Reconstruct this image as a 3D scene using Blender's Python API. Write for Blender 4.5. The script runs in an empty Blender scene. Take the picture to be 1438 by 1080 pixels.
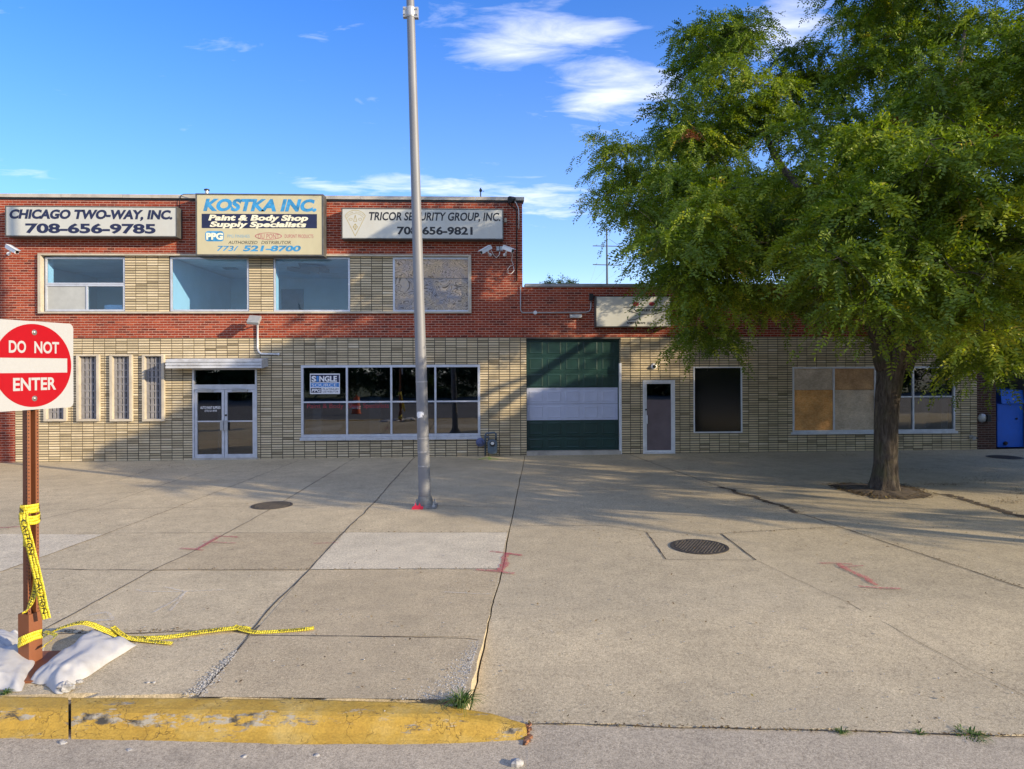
import bpy, math, random
import numpy as np
from mathutils import Vector, Matrix, noise

scene = bpy.context.scene
COL = scene.collection
rnd = random.Random(7)
nrs = np.random.default_rng(11)

# ------------------------------------------------------------------ camera
FOC, HOR, CX, IW, IH = 960.0, 515.0, 719.0, 1438.0, 1080.0
EYE, WALL = 2.53, 19.4                      # camera height, facade distance (m)
TH, RO = math.radians(2.5), -0.004
cth, sth, cro, sro = math.cos(TH), math.sin(TH), math.cos(RO), math.sin(RO)
cam_d = bpy.data.cameras.new("camera")
cam = bpy.data.objects.new("camera", cam_d); COL.objects.link(cam); scene.camera = cam
cam_d.sensor_width = 36.0; cam_d.lens = 36.0 * FOC / IW
cam_d.shift_y = -(540.0 - HOR) / IW
cam_d.clip_end = 5000.0; cam_d.clip_start = 0.05
_R = Vector((cth, -sth, 0)); _U = Vector((0, 0, 1)); _F = Vector((sth, cth, 0))
_r = _R * cro + _U * sro; _u = _U * cro - _R * sro
M = Matrix((( _r.x, _u.x, -_F.x, 0), (_r.y, _u.y, -_F.y, 0), (_r.z, _u.z, -_F.z, EYE), (0, 0, 0, 1)))
cam.matrix_world = M

# ------------------------------------------------------------------ light
SUN_TRAVEL = Vector((-1.72, 1.0, -0.62)).normalized()
to_sun = -SUN_TRAVEL
SUN_EL = math.asin(to_sun.z)
SUN_ROT = math.atan2(to_sun.x, to_sun.y)
sun_d = bpy.data.lights.new("sun", 'SUN'); sun = bpy.data.objects.new("sun", sun_d); COL.objects.link(sun)
sun_d.energy = 5.0; sun_d.angle = math.radians(0.55); sun_d.color = (1.0, 0.84, 0.60)
sun.rotation_euler = SUN_TRAVEL.to_track_quat('-Z', 'Y').to_euler()
sun.location = (30, -20, 30)

world = bpy.data.worlds.new("World"); scene.world = world; world.use_nodes = True
SKY_STRENGTH = 0.15
def build_world():
    nt = world.node_tree; N = nt.nodes; L = nt.links; N.clear()
    out = N.new('ShaderNodeOutputWorld'); bg = N.new('ShaderNodeBackground'); L.new(bg.outputs[0], out.inputs[0])
    bg.inputs[1].default_value = SKY_STRENGTH
    sky = N.new('ShaderNodeTexSky'); sky.sky_type = 'NISHITA'; sky.sun_disc = False
    sky.sun_elevation = SUN_EL; sky.sun_rotation = SUN_ROT
    sky.altitude = 200; sky.air_density = 1.0; sky.dust_density = 0.5; sky.ozone_density = 3.0
    hs = N.new('ShaderNodeHueSaturation'); hs.inputs['Saturation'].default_value = 1.8; hs.inputs['Value'].default_value = 1.38
    L.new(sky.outputs[0], hs.inputs['Color'])
    tint = mixc(N, L, 1.0, hs.outputs[0], (.55, .80, 1.14), 'MULTIPLY')
    tc = N.new('ShaderNodeTexCoord')
    sep = N.new('ShaderNodeSeparateXYZ'); L.new(tc.outputs['Generated'], sep.inputs[0])
    def m(op, a, b=None, c=None):
        n = N.new('ShaderNodeMath'); n.operation = op
        for i, x in enumerate((a, b, c)):
            if x is None: continue
            if isinstance(x, (int, float)): n.inputs[i].default_value = x
            else: L.new(x, n.inputs[i])
        return n.outputs[0]
    # a flat cloud deck: the view direction projected on a plane overhead
    den = m('ADD', m('MAXIMUM', sep.outputs[2], 0.0), 0.12)
    px = m('DIVIDE', sep.outputs[0], den); py = m('DIVIDE', sep.outputs[1], den)
    cmb = N.new('ShaderNodeCombineXYZ'); L.new(px, cmb.inputs[0]); L.new(py, cmb.inputs[1])
    mp = N.new('ShaderNodeMapping'); mp.inputs['Rotation'].default_value = (0, 0, math.radians(-28)); mp.inputs['Scale'].default_value = (1.6, 3.4, 1)
    L.new(cmb.outputs[0], mp.inputs[0])
    nz = N.new('ShaderNodeTexNoise'); nz.inputs['Scale'].default_value = 2.7; nz.inputs['Detail'].default_value = 9; nz.inputs['Roughness'].default_value = 0.60; nz.inputs['Distortion'].default_value = 0.5
    L.new(mp.outputs[0], nz.inputs['Vector'])
    def blob(u, v, ru, rv, amp):
        a, b = (u - CX) / FOC, (HOR - v) / FOC
        d = (_R * a + _U * b + _F).normalized()
        # angular distance measured along the horizontal and the vertical
        hx = Vector((d.y, -d.x, 0)).normalized()
        hy = hx.cross(d) * 1.0
        def dot(vec):
            n = N.new('ShaderNodeVectorMath'); n.operation = 'DOT_PRODUCT'; L.new(tc.outputs['Generated'], n.inputs[0]); n.inputs[1].default_value = vec
            return n.outputs['Value']
        e1 = m('DIVIDE', dot(hx), ru / FOC); e2 = m('DIVIDE', dot(hy), rv / FOC)
        fwd = m('GREATER_THAN', dot(d), 0.0)
        r2 = m('ADD', m('MULTIPLY', e1, e1), m('MULTIPLY', e2, e2))
        return m('MULTIPLY', m('MULTIPLY', m('EXPONENT', m('MULTIPLY', r2, -1.0)), amp), fwd)
    tot = None
    for b in BLOBS:
        x = blob(*b); tot = x if tot is None else m('ADD', tot, x)
    dens = m('MULTIPLY', m('SUBTRACT', m('ADD', nz.outputs['Fac'], m('MULTIPLY', tot, 0.50)), 0.57), 1.45)
    cl = N.new('ShaderNodeClamp'); L.new(dens, cl.inputs[0]); cl.inputs[2].default_value = 0.8
    # pale veil low over the horizon
    veil = m('MULTIPLY', m('EXPONENT', m('MULTIPLY', m('MAXIMUM', sep.outputs[2], 0.0), -5.5)), 0.72)
    # unseen overcast added behind the camera to neutralise ambient light, broken by same noise
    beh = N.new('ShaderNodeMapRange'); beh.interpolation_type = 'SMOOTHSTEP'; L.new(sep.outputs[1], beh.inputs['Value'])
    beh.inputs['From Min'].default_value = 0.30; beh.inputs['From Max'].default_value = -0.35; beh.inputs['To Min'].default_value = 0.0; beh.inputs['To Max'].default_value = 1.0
    fill_haze = m('MULTIPLY', beh.outputs[0], m('ADD', m('MULTIPLY', nz.outputs['Fac'], 0.62), 0.12))
    both = m('MINIMUM', m('MAXIMUM', m('MAXIMUM', cl.outputs[0], veil), fill_haze), 0.92)
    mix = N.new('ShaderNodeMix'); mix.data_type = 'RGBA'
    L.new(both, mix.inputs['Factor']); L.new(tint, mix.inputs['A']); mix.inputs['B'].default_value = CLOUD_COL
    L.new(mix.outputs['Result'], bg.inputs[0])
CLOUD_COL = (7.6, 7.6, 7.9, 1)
BLOBS = [(725, 65, 75, 26, .80), (850, 42, 45, 14, .65), (865, 130, 85, 34, .95), (775, 12, 40, 22, .55), (620, 262, 130, 16, .78), (1110, 30, 50, 40, .8),
         (470, 262, 60, 10, .45), (30, 240, 70, 20, .35), (760, 290, 70, 30, .70)]
vs = scene.view_settings
vs.view_transform = 'Standard'; vs.look = 'None'; vs.exposure = 0.40; vs.gamma = 1.0; vs.use_curve_mapping = False
scene.cycles.max_bounces = 6; scene.cycles.transparent_max_bounces = 16

# (the sky itself is built just below, once the node helpers exist)
# ------------------------------------------------------------------ survey helpers (photo measurements to metres on known planes)
GRADE = 0.0039
def ray(u, v):
    a = (u - CX) / FOC; b = (HOR - v) / FOC
    a2 = a * cro - b * sro; b2 = a * sro + b * cro
    return (a2 * cth + sth, -a2 * sth + cth, b2)
def F(u, v, d=0.0):
    r = ray(u, v); t = (WALL - d) / r[1]
    return r[0] * t, EYE + r[2] * t
def AT(u, v, y):
    r = ray(u, v); t = y / r[1]
    return Vector((r[0] * t, y, EYE + r[2] * t))
def G(u, v, dz=0.0):
    r = ray(u, v); t = (dz - EYE) / (r[2] - GRADE * r[0])
    return Vector((r[0] * t, r[1] * t, GRADE * r[0] * t + dz))
def PX(x, y, z):
    xr = x * cth - y * sth; yf = x * sth + y * cth; zz = z - EYE
    a2, b2 = xr / yf, zz / yf
    a = a2 * cro + b2 * sro; b = -a2 * sro + b2 * cro
    return CX + a * FOC, HOR - b * FOC
def RECT(u0, v0, u1, v1, d=0.0):
    """facade rectangle from its photo corners -> x0,x1,z0,z1"""
    um, vm = (u0 + u1) / 2, (v0 + v1) / 2
    return F(u0, vm, d)[0], F(u1, vm, d)[0], F(um, v1, d)[1], F(um, v0, d)[1]

# ------------------------------------------------------------------ mesh builder
class MB:
    def __init__(s): s.v = []; s.f = []; s.t = []
    def quad(s, a, b, c, d, tone=0.5):
        n = len(s.v); s.v += [tuple(a), tuple(b), tuple(c), tuple(d)]; s.f.append((n, n+1, n+2, n+3)); s.t.append(tone)
    def poly(s, pts, tone=0.5):
        n = len(s.v); s.v += [tuple(p) for p in pts]; s.f.append(tuple(range(n, n+len(pts)))); s.t.append(tone)
    def add(s, verts, faces, tone=0.5):
        n = len(s.v); s.v += [tuple(p) for p in verts]
        for f in faces: s.f.append(tuple(i+n for i in f)); s.t.append(tone)
    def box(s, x0, x1, y0, y1, z0, z1, tone=0.5, faces='lrfbtd'):
        if x0 > x1: x0, x1 = x1, x0
        if y0 > y1: y0, y1 = y1, y0
        if z0 > z1: z0, z1 = z1, z0
        V = [(x0,y0,z0),(x1,y0,z0),(x1,y1,z0),(x0,y1,z0),(x0,y0,z1),(x1,y0,z1),(x1,y1,z1),(x0,y1,z1)]
        Fc = {'f':(0,1,5,4),'r':(1,2,6,5),'b':(2,3,7,6),'l':(3,0,4,7),'t':(4,5,6,7),'d':(3,2,1,0)}
        s.add(V, [Fc[k] for k in faces], tone)
    def obox(s, c, ax, ay, az, tone=0.5):
        """box from centre and three half-axis vectors"""
        c, ax, ay, az = Vector(c), Vector(ax), Vector(ay), Vector(az)
        V = [c-ax-ay-az, c+ax-ay-az, c+ax+ay-az, c-ax+ay-az, c-ax-ay+az, c+ax-ay+az, c+ax+ay+az, c-ax+ay+az]
        s.add(V, [(0,1,5,4),(1,2,6,5),(2,3,7,6),(3,0,4,7),(4,5,6,7),(3,2,1,0)], tone)
    def frame(s, x0, x1, z0, z1, w, y0, y1, wt=None, wb=None):
        wt = w if wt is None else wt; wb = w if wb is None else wb
        s.box(x0, x0+w, y0, y1, z0+wb, z1-wt); s.box(x1-w, x1, y0, y1, z0+wb, z1-wt)
        s.box(x0, x1, y0, y1, z1-wt, z1); s.box(x0, x1, y0, y1, z0, z0+wb)
    def tube(s, pts, r, seg=8, caps=True, tone=0.5, jit=0.0):
        pts = [Vector(p) for p in pts]; n = len(pts)
        rr = r if isinstance(r, (list, tuple)) else [r]*n
        base = len(s.v); up = None
        for i, p in enumerate(pts):
            t = (pts[min(i+1, n-1)] - pts[max(i-1, 0)])
            t = t.normalized() if t.length > 1e-9 else Vector((0,0,1))
            if up is None:
                a = Vector((0,0,1)) if abs(t.z) < 0.9 else Vector((1,0,0))
                up = t.cross(a).normalized()
            else:
                up = (up - t * up.dot(t))
                up = up.normalized() if up.length > 1e-6 else t.orthogonal().normalized()
            w = t.cross(up)
            for k in range(seg):
                a = 2*math.pi*k/seg; q = rr[i] * (1 + (rnd.uniform(-jit, jit) if jit else 0))
                s.v.append(tuple(p + (up*math.cos(a) + w*math.sin(a))*q))
        for i in range(n-1):
            for k in range(seg):
                k2 = (k+1) % seg
                s.f.append((base+i*seg+k, base+i*seg+k2, base+(i+1)*seg+k2, base+(i+1)*seg+k)); s.t.append(tone)
        if caps:
            s.f.append(tuple(base+k for k in range(seg))[::-1]); s.t.append(tone)
            s.f.append(tuple(base+(n-1)*seg+k for k in range(seg))); s.t.append(tone)
    def cyl(s, a, b, r, seg=16, r2=None, tone=0.5): s.tube([a, b], [r, r if r2 is None else r2], seg, True, tone)
    def lathe(s, c, axis, prof, seg=20, tone=0.5):
        """prof: list of (distance along axis, radius)"""
        axis = Vector(axis).normalized(); c = Vector(c)
        u = axis.orthogonal().normalized(); w = axis.cross(u); base = len(s.v)
        for h, r in prof:
            for k in range(seg):
                a = 2*math.pi*k/seg; s.v.append(tuple(c + axis*h + (u*math.cos(a)+w*math.sin(a))*max(r, 1e-4)))
        for i in range(len(prof)-1):
            for k in range(seg):
                k2 = (k+1) % seg
                s.f.append((base+i*seg+k, base+i*seg+k2, base+(i+1)*seg+k2, base+(i+1)*seg+k)); s.t.append(tone)
        s.f.append(tuple(base+k for k in range(seg))[::-1]); s.t.append(tone)
        s.f.append(tuple(base+(len(prof)-1)*seg+k for k in range(seg))); s.t.append(tone)
    def prism(s, poly, off, tone=0.5):
        """closed polygon (3-D points) extruded by vector off"""
        off = Vector(off); A = [Vector(p) for p in poly]; n = len(A); b = len(s.v)
        s.v += [tuple(p) for p in A] + [tuple(p+off) for p in A]
        s.f.append(tuple(range(b, b+n))); s.t.append(tone)
        s.f.append(tuple(range(b+n, b+2*n))[::-1]); s.t.append(tone)
        for i in range(n):
            j = (i+1) % n; s.f.append((b+i, b+n+i, b+n+j, b+j)); s.t.append(tone)
    def build(s, name, mat, parent=None, smooth=False, bevel=0.0, tone=False, loc=None):
        me = bpy.data.meshes.new(name)
        L = Vector((0,0,0))
        if parent is not None: L = world_loc(parent)
        elif loc is not None: L = Vector(loc)
        vv = [(a-L.x, b-L.y, c-L.z) for a, b, c in s.v] if L.length else s.v
        me.from_pydata(vv, [], s.f)
        me.validate()
        if tone and len(me.polygons) == len(s.t):
            at = me.attributes.new('tone', 'FLOAT', 'FACE'); at.data.foreach_set('value', s.t)
        if smooth: me.polygons.foreach_set('use_smooth', [True]*len(me.polygons))
        o = bpy.data.objects.new(name, me); COL.objects.link(o)
        if mat is not None: me.materials.append(mat)
        if parent is not None: o.parent = parent; o.location = (0,0,0)
        elif loc is not None: o.location = L
        if bevel:
            b = o.modifiers.new('bevel', 'BEVEL'); b.width = bevel; b.segments = 2; b.limit_method = 'ANGLE'
        return o
def world_loc(o):
    L = Vector((0,0,0))
    while o is not None: L += o.location; o = o.parent
    return L
def thing(name, label, cat, loc, group=None):
    o = bpy.data.objects.new(name, None); COL.objects.link(o); o.location = loc; o.empty_display_size = 0.2
    return tag(o, label, cat, group)
def tag(o, label, cat, group=None):
    o['label'] = label; o['category'] = cat
    if group: o['group'] = group
    return o
def kind(o, k): o['kind'] = k; return o

_tcache = {}
def text_geo(body, bold=0.0):
    key = (body, bold)
    if key in _tcache: return _tcache[key]
    cu = bpy.data.curves.new('lettering', 'FONT'); cu.body = body; cu.size = 1.0; cu.offset = bold; cu.resolution_u = 4
    ob = bpy.data.objects.new('lettering', cu); COL.objects.link(ob)
    dg = bpy.context.evaluated_depsgraph_get(); dg.update()
    me = ob.evaluated_get(dg).to_mesh()
    V = [(v.co.x, v.co.y) for v in me.vertices]; Fs = [tuple(p.vertices) for p in me.polygons]
    ob.evaluated_get(dg).to_mesh_clear()
    COL.objects.unlink(ob); bpy.data.objects.remove(ob); bpy.data.curves.remove(cu)
    _tcache[key] = (V, Fs); return V, Fs
class TMB(MB):
    """like MB, but every line of lettering becomes a mesh of its own"""
    def __init__(s): MB.__init__(s); s.lines = []
    def build(s, name, mat, parent=None, **k):
        o = None
        for l in s.lines: o = l.build(name, mat, parent, **k)
        if s.f: o = MB.build(s, name, mat, parent, **k)
        return o
def text_into(mb, body, box, place, bold=0.0, shear=0.0, ref=None):
    """fit text into box (a0,a1,b0,b1); place(a,b) -> 3-D point. ref: letters whose height defines b0..b1"""
    V, Fs = text_geo(body, bold)
    V = [(x + shear*y, y) for x, y in V]
    xs = [p[0] for p in V]; ys = [p[1] for p in V]
    if ref is not None:
        ys = [p[1] for p in text_geo(ref, bold)[0]]
    a0, a1, b0, b1 = box; x0, x1, y0, y1 = min(xs), max(xs), min(ys), max(ys)
    pts = [place(a0 + (x-x0)/(x1-x0)*(a1-a0), b0 + (y-y0)/(y1-y0)*(b1-b0)) for x, y in V]
    if isinstance(mb, TMB): l = MB(); l.add(pts, Fs); mb.lines.append(l)
    else: mb.add(pts, Fs)

# ------------------------------------------------------------------ materials
def nodes(name):
    m = bpy.data.materials.new(name); m.use_nodes = True
    nt = m.node_tree; return m, nt, nt.nodes, nt.links, nt.nodes['Principled BSDF']
def rgba(c): return (c[0], c[1], c[2], 1.0)
def ramp(N, L, fac, stops):
    r = N.new('ShaderNodeValToRGB'); e = r.color_ramp.elements
    while len(e) < len(stops): e.new(0.5)
    for k, (p, c) in enumerate(stops): e[k].position = p; e[k].color = rgba(c) if len(c) == 3 else c
    L.new(fac, r.inputs[0]); return r.outputs[0]
def noise_tex(N, L, vec, scale, detail=4, rough=0.55, dist=0.0):
    n = N.new('ShaderNodeTexNoise'); n.inputs['Scale'].default_value = scale; n.inputs['Detail'].default_value = detail
    n.inputs['Roughness'].default_value = rough; n.inputs['Distortion'].default_value = dist
    if vec is not None: L.new(vec, n.inputs['Vector'])
    return n.outputs['Fac']
def mixc(N, L, fac, a, b, blend='MIX'):
    n = N.new('ShaderNodeMix'); n.data_type = 'RGBA'; n.blend_type = blend
    for k, x in (('Factor', fac), ('A', a), ('B', b)):
        if isinstance(x, (int, float)): n.inputs[k].default_value = x
        elif isinstance(x, tuple): n.inputs[k].default_value = rgba(x)
        else: L.new(x, n.inputs[k])
    return n.outputs['Result']
def math_n(N, L, op, a, b=0.0, clamp=False):
    n = N.new('ShaderNodeMath'); n.operation = op; n.use_clamp = clamp
    for i, x in enumerate((a, b)):
        if isinstance(x, (int, float)): n.inputs[i].default_value = x
        else: L.new(x, n.inputs[i])
    return n.outputs[0]
def pos(N):
    g = N.new('ShaderNodeNewGeometry'); return g.outputs['Position']
def mapped(N, L, vec, scale):
    mp = N.new('ShaderNodeMapping'); mp.inputs['Scale'].default_value = scale; L.new(vec, mp.inputs[0]); return mp.outputs[0]
def bump(N, L, bs, h, strength, dist=0.01):
    b = N.new('ShaderNodeBump'); b.inputs['Strength'].default_value = strength; b.inputs['Distance'].default_value = dist
    L.new(h, b.inputs['Height']); L.new(b.outputs[0], bs.inputs['Normal'])
def plain(name, c, rough=0.6, metal=0.0, var=0.18, scale=6.0, dirt=0.0, dirtc=(.06, .05, .04), bmp=0.0, bscale=60.0, spec=0.5, stretch=(1, 1, 1)):
    m, nt, N, L, B = nodes(name)
    tc = N.new('ShaderNodeTexCoord'); v = mapped(N, L, tc.outputs['Object'], stretch)
    n = noise_tex(N, L, v, scale, 6, 0.6)
    lo = tuple(x*(1-var) for x in c); hi = tuple(min(1, x*(1+var)) for x in c)
    col = ramp(N, L, n, [(0.3, lo), (0.7, hi)])
    if dirt:
        d = noise_tex(N, L, v, scale*0.6, 8, 0.7)
        dm = ramp(N, L, d, [(0.5, (0, 0, 0)), (0.72, (1, 1, 1))])
        col = mixc(N, L, math_n(N, L, 'MULTIPLY', dm, dirt), col, dirtc)
    L.new(col, B.inputs['Base Color']); B.inputs['Roughness'].default_value = rough; B.inputs['Metallic'].default_value = metal
    B.inputs['Specular IOR Level'].default_value = spec
    if bmp: bump(N, L, B, noise_tex(N, L, v, bscale, 5), bmp)
    return m
def attr(N, name='tone'):
    a = N.new('ShaderNodeAttribute'); a.attribute_name = name; return a.outputs['Fac']
def brick_mat(name, stops, rough=0.85, soot=0.35, sootc=(.05, .04, .035), grain=90.0, low=None, wash=None):
    m, nt, N, L, B = nodes(name); p = pos(N)
    base = ramp(N, L, attr(N), stops)
    g = noise_tex(N, L, p, grain, 4, 0.7)
    base = mixc(N, L, 1.0, base, ramp(N, L, g, [(0.25, (.72, .72, .72)), (0.75, (1.22, 1.22, 1.22))]), 'MULTIPLY')
    st = noise_tex(N, L, mapped(N, L, p, (0.8, 1, 0.35)), 1.3, 8, 0.65)
    sm = math_n(N, L, 'MULTIPLY', ramp(N, L, st, [(0.48, (0, 0, 0)), (0.75, (1, 1, 1))]), soot)
    base = mixc(N, L, sm, base, sootc)
    if low is not None:                       # splash-back dirt along the foot of the wall
        s = N.new('ShaderNodeSeparateXYZ'); L.new(p, s.inputs[0])
        h = math_n(N, L, 'ADD', s.outputs[2], math_n(N, L, 'MULTIPLY', noise_tex(N, L, mapped(N, L, p, (1, 1, .3)), 3.0, 6), -0.9))
        fm = ramp(N, L, math_n(N, L, 'ADD', math_n(N, L, 'MULTIPLY', h, -1.4), 0.1, True), [(0.0, (0, 0, 0)), (0.9, (1, 1, 1))])
        base = mixc(N, L, math_n(N, L, 'MULTIPLY', fm, 0.75), base, low)
    L.new(base, B.inputs['Base Color']); B.inputs['Roughness'].default_value = rough; B.inputs['Specular IOR Level'].default_value = 0.25
    bump(N, L, B, g, 0.35, 0.004)
    return m
def concrete_mat(name, c, var=0.16, pits=True, stain=0.35, speck=1.0):
    m, nt, N, L, B = nodes(name); p = pos(N)
    big = noise_tex(N, L, p, 0.45, 7, 0.62, 0.4); mid = noise_tex(N, L, p, 3.2, 6, 0.6); fine = noise_tex(N, L, p, 70.0, 3, 0.7)
    grit = noise_tex(N, L, p, 190.0, 2, 0.6)
    col = ramp(N, L, big, [(0.3, tuple(x*(1-var) for x in c)), (0.7, tuple(x*(1+var*.7) for x in c))])
    col = mixc(N, L, 1.0, col, ramp(N, L, mid, [(0.25, (.86, .86, .87)), (0.75, (1.1, 1.1, 1.09))]), 'MULTIPLY')
    col = mixc(N, L, speck, col, ramp(N, L, fine, [(0.28, (.56, .55, .54)), (0.5, (1, 1, 1)), (0.78, (1.34, 1.34, 1.32))]), 'MULTIPLY')
    col = mixc(N, L, speck, col, ramp(N, L, grit, [(0.3, (.58, .57, .56)), (0.7, (1.32, 1.32, 1.32))]), 'MULTIPLY')
    agg = noise_tex(N, L, p, 26.0, 6, 0.75)
    col = mixc(N, L, 1.0, col, ramp(N, L, agg, [(0.32, (.74, .73, .72)), (0.5, (1, 1, 1)), (0.7, (1.14, 1.14, 1.13))]), 'MULTIPLY')
    st = noise_tex(N, L, mapped(N, L, p, (1, 1.5, 1)), 0.9, 9, 0.72)
    sm = math_n(N, L, 'MULTIPLY', ramp(N, L, st, [(0.54, (0, 0, 0)), (0.74, (1, 1, 1))]), stain)
    col = mixc(N, L, sm, col, tuple(x*.5 for x in c))
    gum = noise_tex(N, L, p, 5.5, 3, 0.5)
    col = mixc(N, L, math_n(N, L, 'MULTIPLY', ramp(N, L, gum, [(0.70, (0, 0, 0)), (0.76, (1, 1, 1))]), 0.45), col, tuple(x*.38 for x in c))
    if pits:
        vo = N.new('ShaderNodeTexVoronoi'); vo.inputs['Scale'].default_value = 16.0; vo.inputs['Randomness'].default_value = 1.0; L.new(p, vo.inputs['Vector'])
        pm = ramp(N, L, vo.outputs['Distance'], [(0.0, (1, 1, 1)), (0.10, (0, 0, 0))])
        col = mixc(N, L, math_n(N, L, 'MULTIPLY', pm, 0.55), col, tuple(x*.3 for x in c))
    L.new(col, B.inputs['Base Color']); B.inputs['Roughness'].default_value = 0.92; B.inputs['Specular IOR Level'].default_value = 0.2
    hh = math_n(N, L, 'ADD', math_n(N, L, 'MULTIPLY', fine, 0.6), math_n(N, L, 'MULTIPLY', mid, 1.2))
    bump(N, L, B, hh, 0.55, 0.006)
    return m
def glass_mat(name, tint=(.9, .95, .95), refl=1.0, base=0.03, rough=0.0, wav=0.0):
    m = bpy.data.materials.new(name); m.use_nodes = True; nt = m.node_tree; N = nt.nodes; L = nt.links; N.clear()
    out = N.new('ShaderNodeOutputMaterial'); tr = N.new('ShaderNodeBsdfTransparent'); gl = N.new('ShaderNodeBsdfGlossy'); mx = N.new('ShaderNodeMixShader')
    tr.inputs[0].default_value = rgba(tint); gl.inputs['Roughness'].default_value = rough
    fr = N.new('ShaderNodeFresnel'); fr.inputs[0].default_value = 1.5
    fac = math_n(N, L, 'ADD', math_n(N, L, 'MULTIPLY', fr.outputs[0], refl), base, True)
    if wav:
        b = N.new('ShaderNodeBump'); b.inputs['Strength'].default_value = wav; b.inputs['Distance'].default_value = 0.02
        L.new(noise_tex(N, L, pos(N), 1.1, 2), b.inputs['Height']); L.new(b.outputs[0], gl.inputs['Normal'])
    ge = N.new('ShaderNodeNewGeometry'); fac = math_n(N, L, 'MULTIPLY', fac, math_n(N, L, 'SUBTRACT', 1.0, ge.outputs['Backfacing']))
    L.new(fac, mx.inputs[0]); L.new(tr.outputs[0], mx.inputs[1]); L.new(gl.outputs[0], mx.inputs[2]); L.new(mx.outputs[0], out.inputs[0])
    return m
def ply_mat(name, c1, c2, blue, scale=1.0, seed=0.0, swirl=True):
    """weathered plywood: grain rings, dark lines, grey-blue weathering"""
    m, nt, N, L, B = nodes(name); p = pos(N)
    mp = N.new('ShaderNodeMapping'); mp.inputs['Location'].default_value = (seed, 0, seed*1.7); mp.inputs['Scale'].default_value = (1, 1, 1.8); L.new(p, mp.inputs[0])
    f = noise_tex(N, L, mp.outputs[0], 1.5*scale, 2, 0.45, 0.9)
    w = math_n(N, L, 'FRACT', math_n(N, L, 'MULTIPLY', f, 20.0 if swirl else 7.0))
    ring = ramp(N, L, w, [(0.0, (.06, .05, .04)), (0.22, (1, 1, 1)), (0.75, (.95, .95, .95)), (1.0, (.06, .05, .04))])
    big = noise_tex(N, L, p, 1.5, 5)
    col = ramp(N, L, big, [(0.35, c1), (0.65, c2)])
    col = mixc(N, L, ramp(N, L, noise_tex(N, L, p, 2.4, 6, .65), [(0.42, (0, 0, 0)), (0.62, (1, 1, 1))]), col, blue)
    col = mixc(N, L, 0.85, col, ring, 'MULTIPLY')
    L.new(col, B.inputs['Base Color']); B.inputs['Roughness'].default_value = 0.85
    return m
def osb_mat(name, c, c2):
    m, nt, N, L, B = nodes(name); p = pos(N)
    v = N.new('ShaderNodeTexVoronoi'); v.inputs['Scale'].default_value = 26; L.new(mapped(N, L, p, (1, 1, 2.1)), v.inputs['Vector'])
    s = N.new('ShaderNodeSeparateColor'); L.new(v.outputs['Color'], s.inputs[0])
    col = ramp(N, L, s.outputs[0], [(0.0, c), (1.0, c2)])
    col = mixc(N, L, 1.0, col, ramp(N, L, noise_tex(N, L, p, 2.2, 7, .65), [(.3, (.62, .6, .58)), (.7, (1.15, 1.15, 1.15))]), 'MULTIPLY')
    L.new(col, B.inputs['Base Color']); B.inputs['Roughness'].default_value = 0.8
    return m
def kerb_paint():
    m, nt, N, L, B = nodes('kerb_paint'); p = pos(N)
    y = ramp(N, L, noise_tex(N, L, p, 2.6, 7, .65), [(.3, (.41, .245, .030)), (.5, (.50, .315, .045)), (.72, (.56, .40, .12))])
    y = mixc(N, L, 1.0, y, ramp(N, L, noise_tex(N, L, p, 60, 4, .7), [(.3, (.75, .74, .7)), (.7, (1.15, 1.15, 1.15))]), 'MULTIPLY')
    # worn through to bare concrete and black scuffs along the nose of the kerb
    wn = noise_tex(N, L, mapped(N, L, p, (1, 3.5, 3.5)), 2.4, 11, .78)
    nose = attr(N); wn = math_n(N, L, 'ADD', wn, math_n(N, L, 'MULTIPLY', nose, 0.06))
    wm = ramp(N, L, wn, [(0.585, (0, 0, 0)), (0.63, (1, 1, 1))])
    y = mixc(N, L, wm, y, ramp(N, L, noise_tex(N, L, p, 9, 5), [(.40, (.055, .05, .04)), (.58, (.40, .36, .28))]))
    # cracked paint film
    v = N.new('ShaderNodeTexVoronoi'); v.feature = 'DISTANCE_TO_EDGE'; v.inputs['Scale'].default_value = 7
    wrp = N.new('ShaderNodeVectorMath'); wrp.operation = 'ADD'; L.new(p, wrp.inputs[0])
    nn = N.new('ShaderNodeTexNoise'); nn.inputs['Scale'].default_value = 6; nn.inputs['Detail'].default_value = 5; L.new(p, nn.inputs['Vector'])
    sc = N.new('ShaderNodeVectorMath'); sc.operation = 'SCALE'; sc.inputs['Scale'].default_value = 0.35; L.new(nn.outputs['Color'], sc.inputs[0]); L.new(sc.outputs[0], wrp.inputs[1])
    L.new(wrp.outputs[0], v.inputs['Vector'])
    cm = ramp(N, L, v.outputs['Distance'], [(0.0, (1, 1, 1)), (0.022, (0, 0, 0))])
    gate = ramp(N, L, noise_tex(N, L, p, 3.3, 3), [(.40, (0, 0, 0)), (.60, (1, 1, 1))])
    cmk = math_n(N, L, 'MULTIPLY', cm, gate)
    y = mixc(N, L, math_n(N, L, 'MULTIPLY', cmk, 0.75), y, (.10, .06, .02))
    L.new(y, B.inputs['Base Color']); B.inputs['Roughness'].default_value = 0.7
    hh = math_n(N, L, 'ADD', math_n(N, L, 'MULTIPLY', wn, 1.0), math_n(N, L, 'MULTIPLY', cmk, -0.4))
    bump(N, L, B, hh, 0.8, 0.02)
    return m
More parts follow.
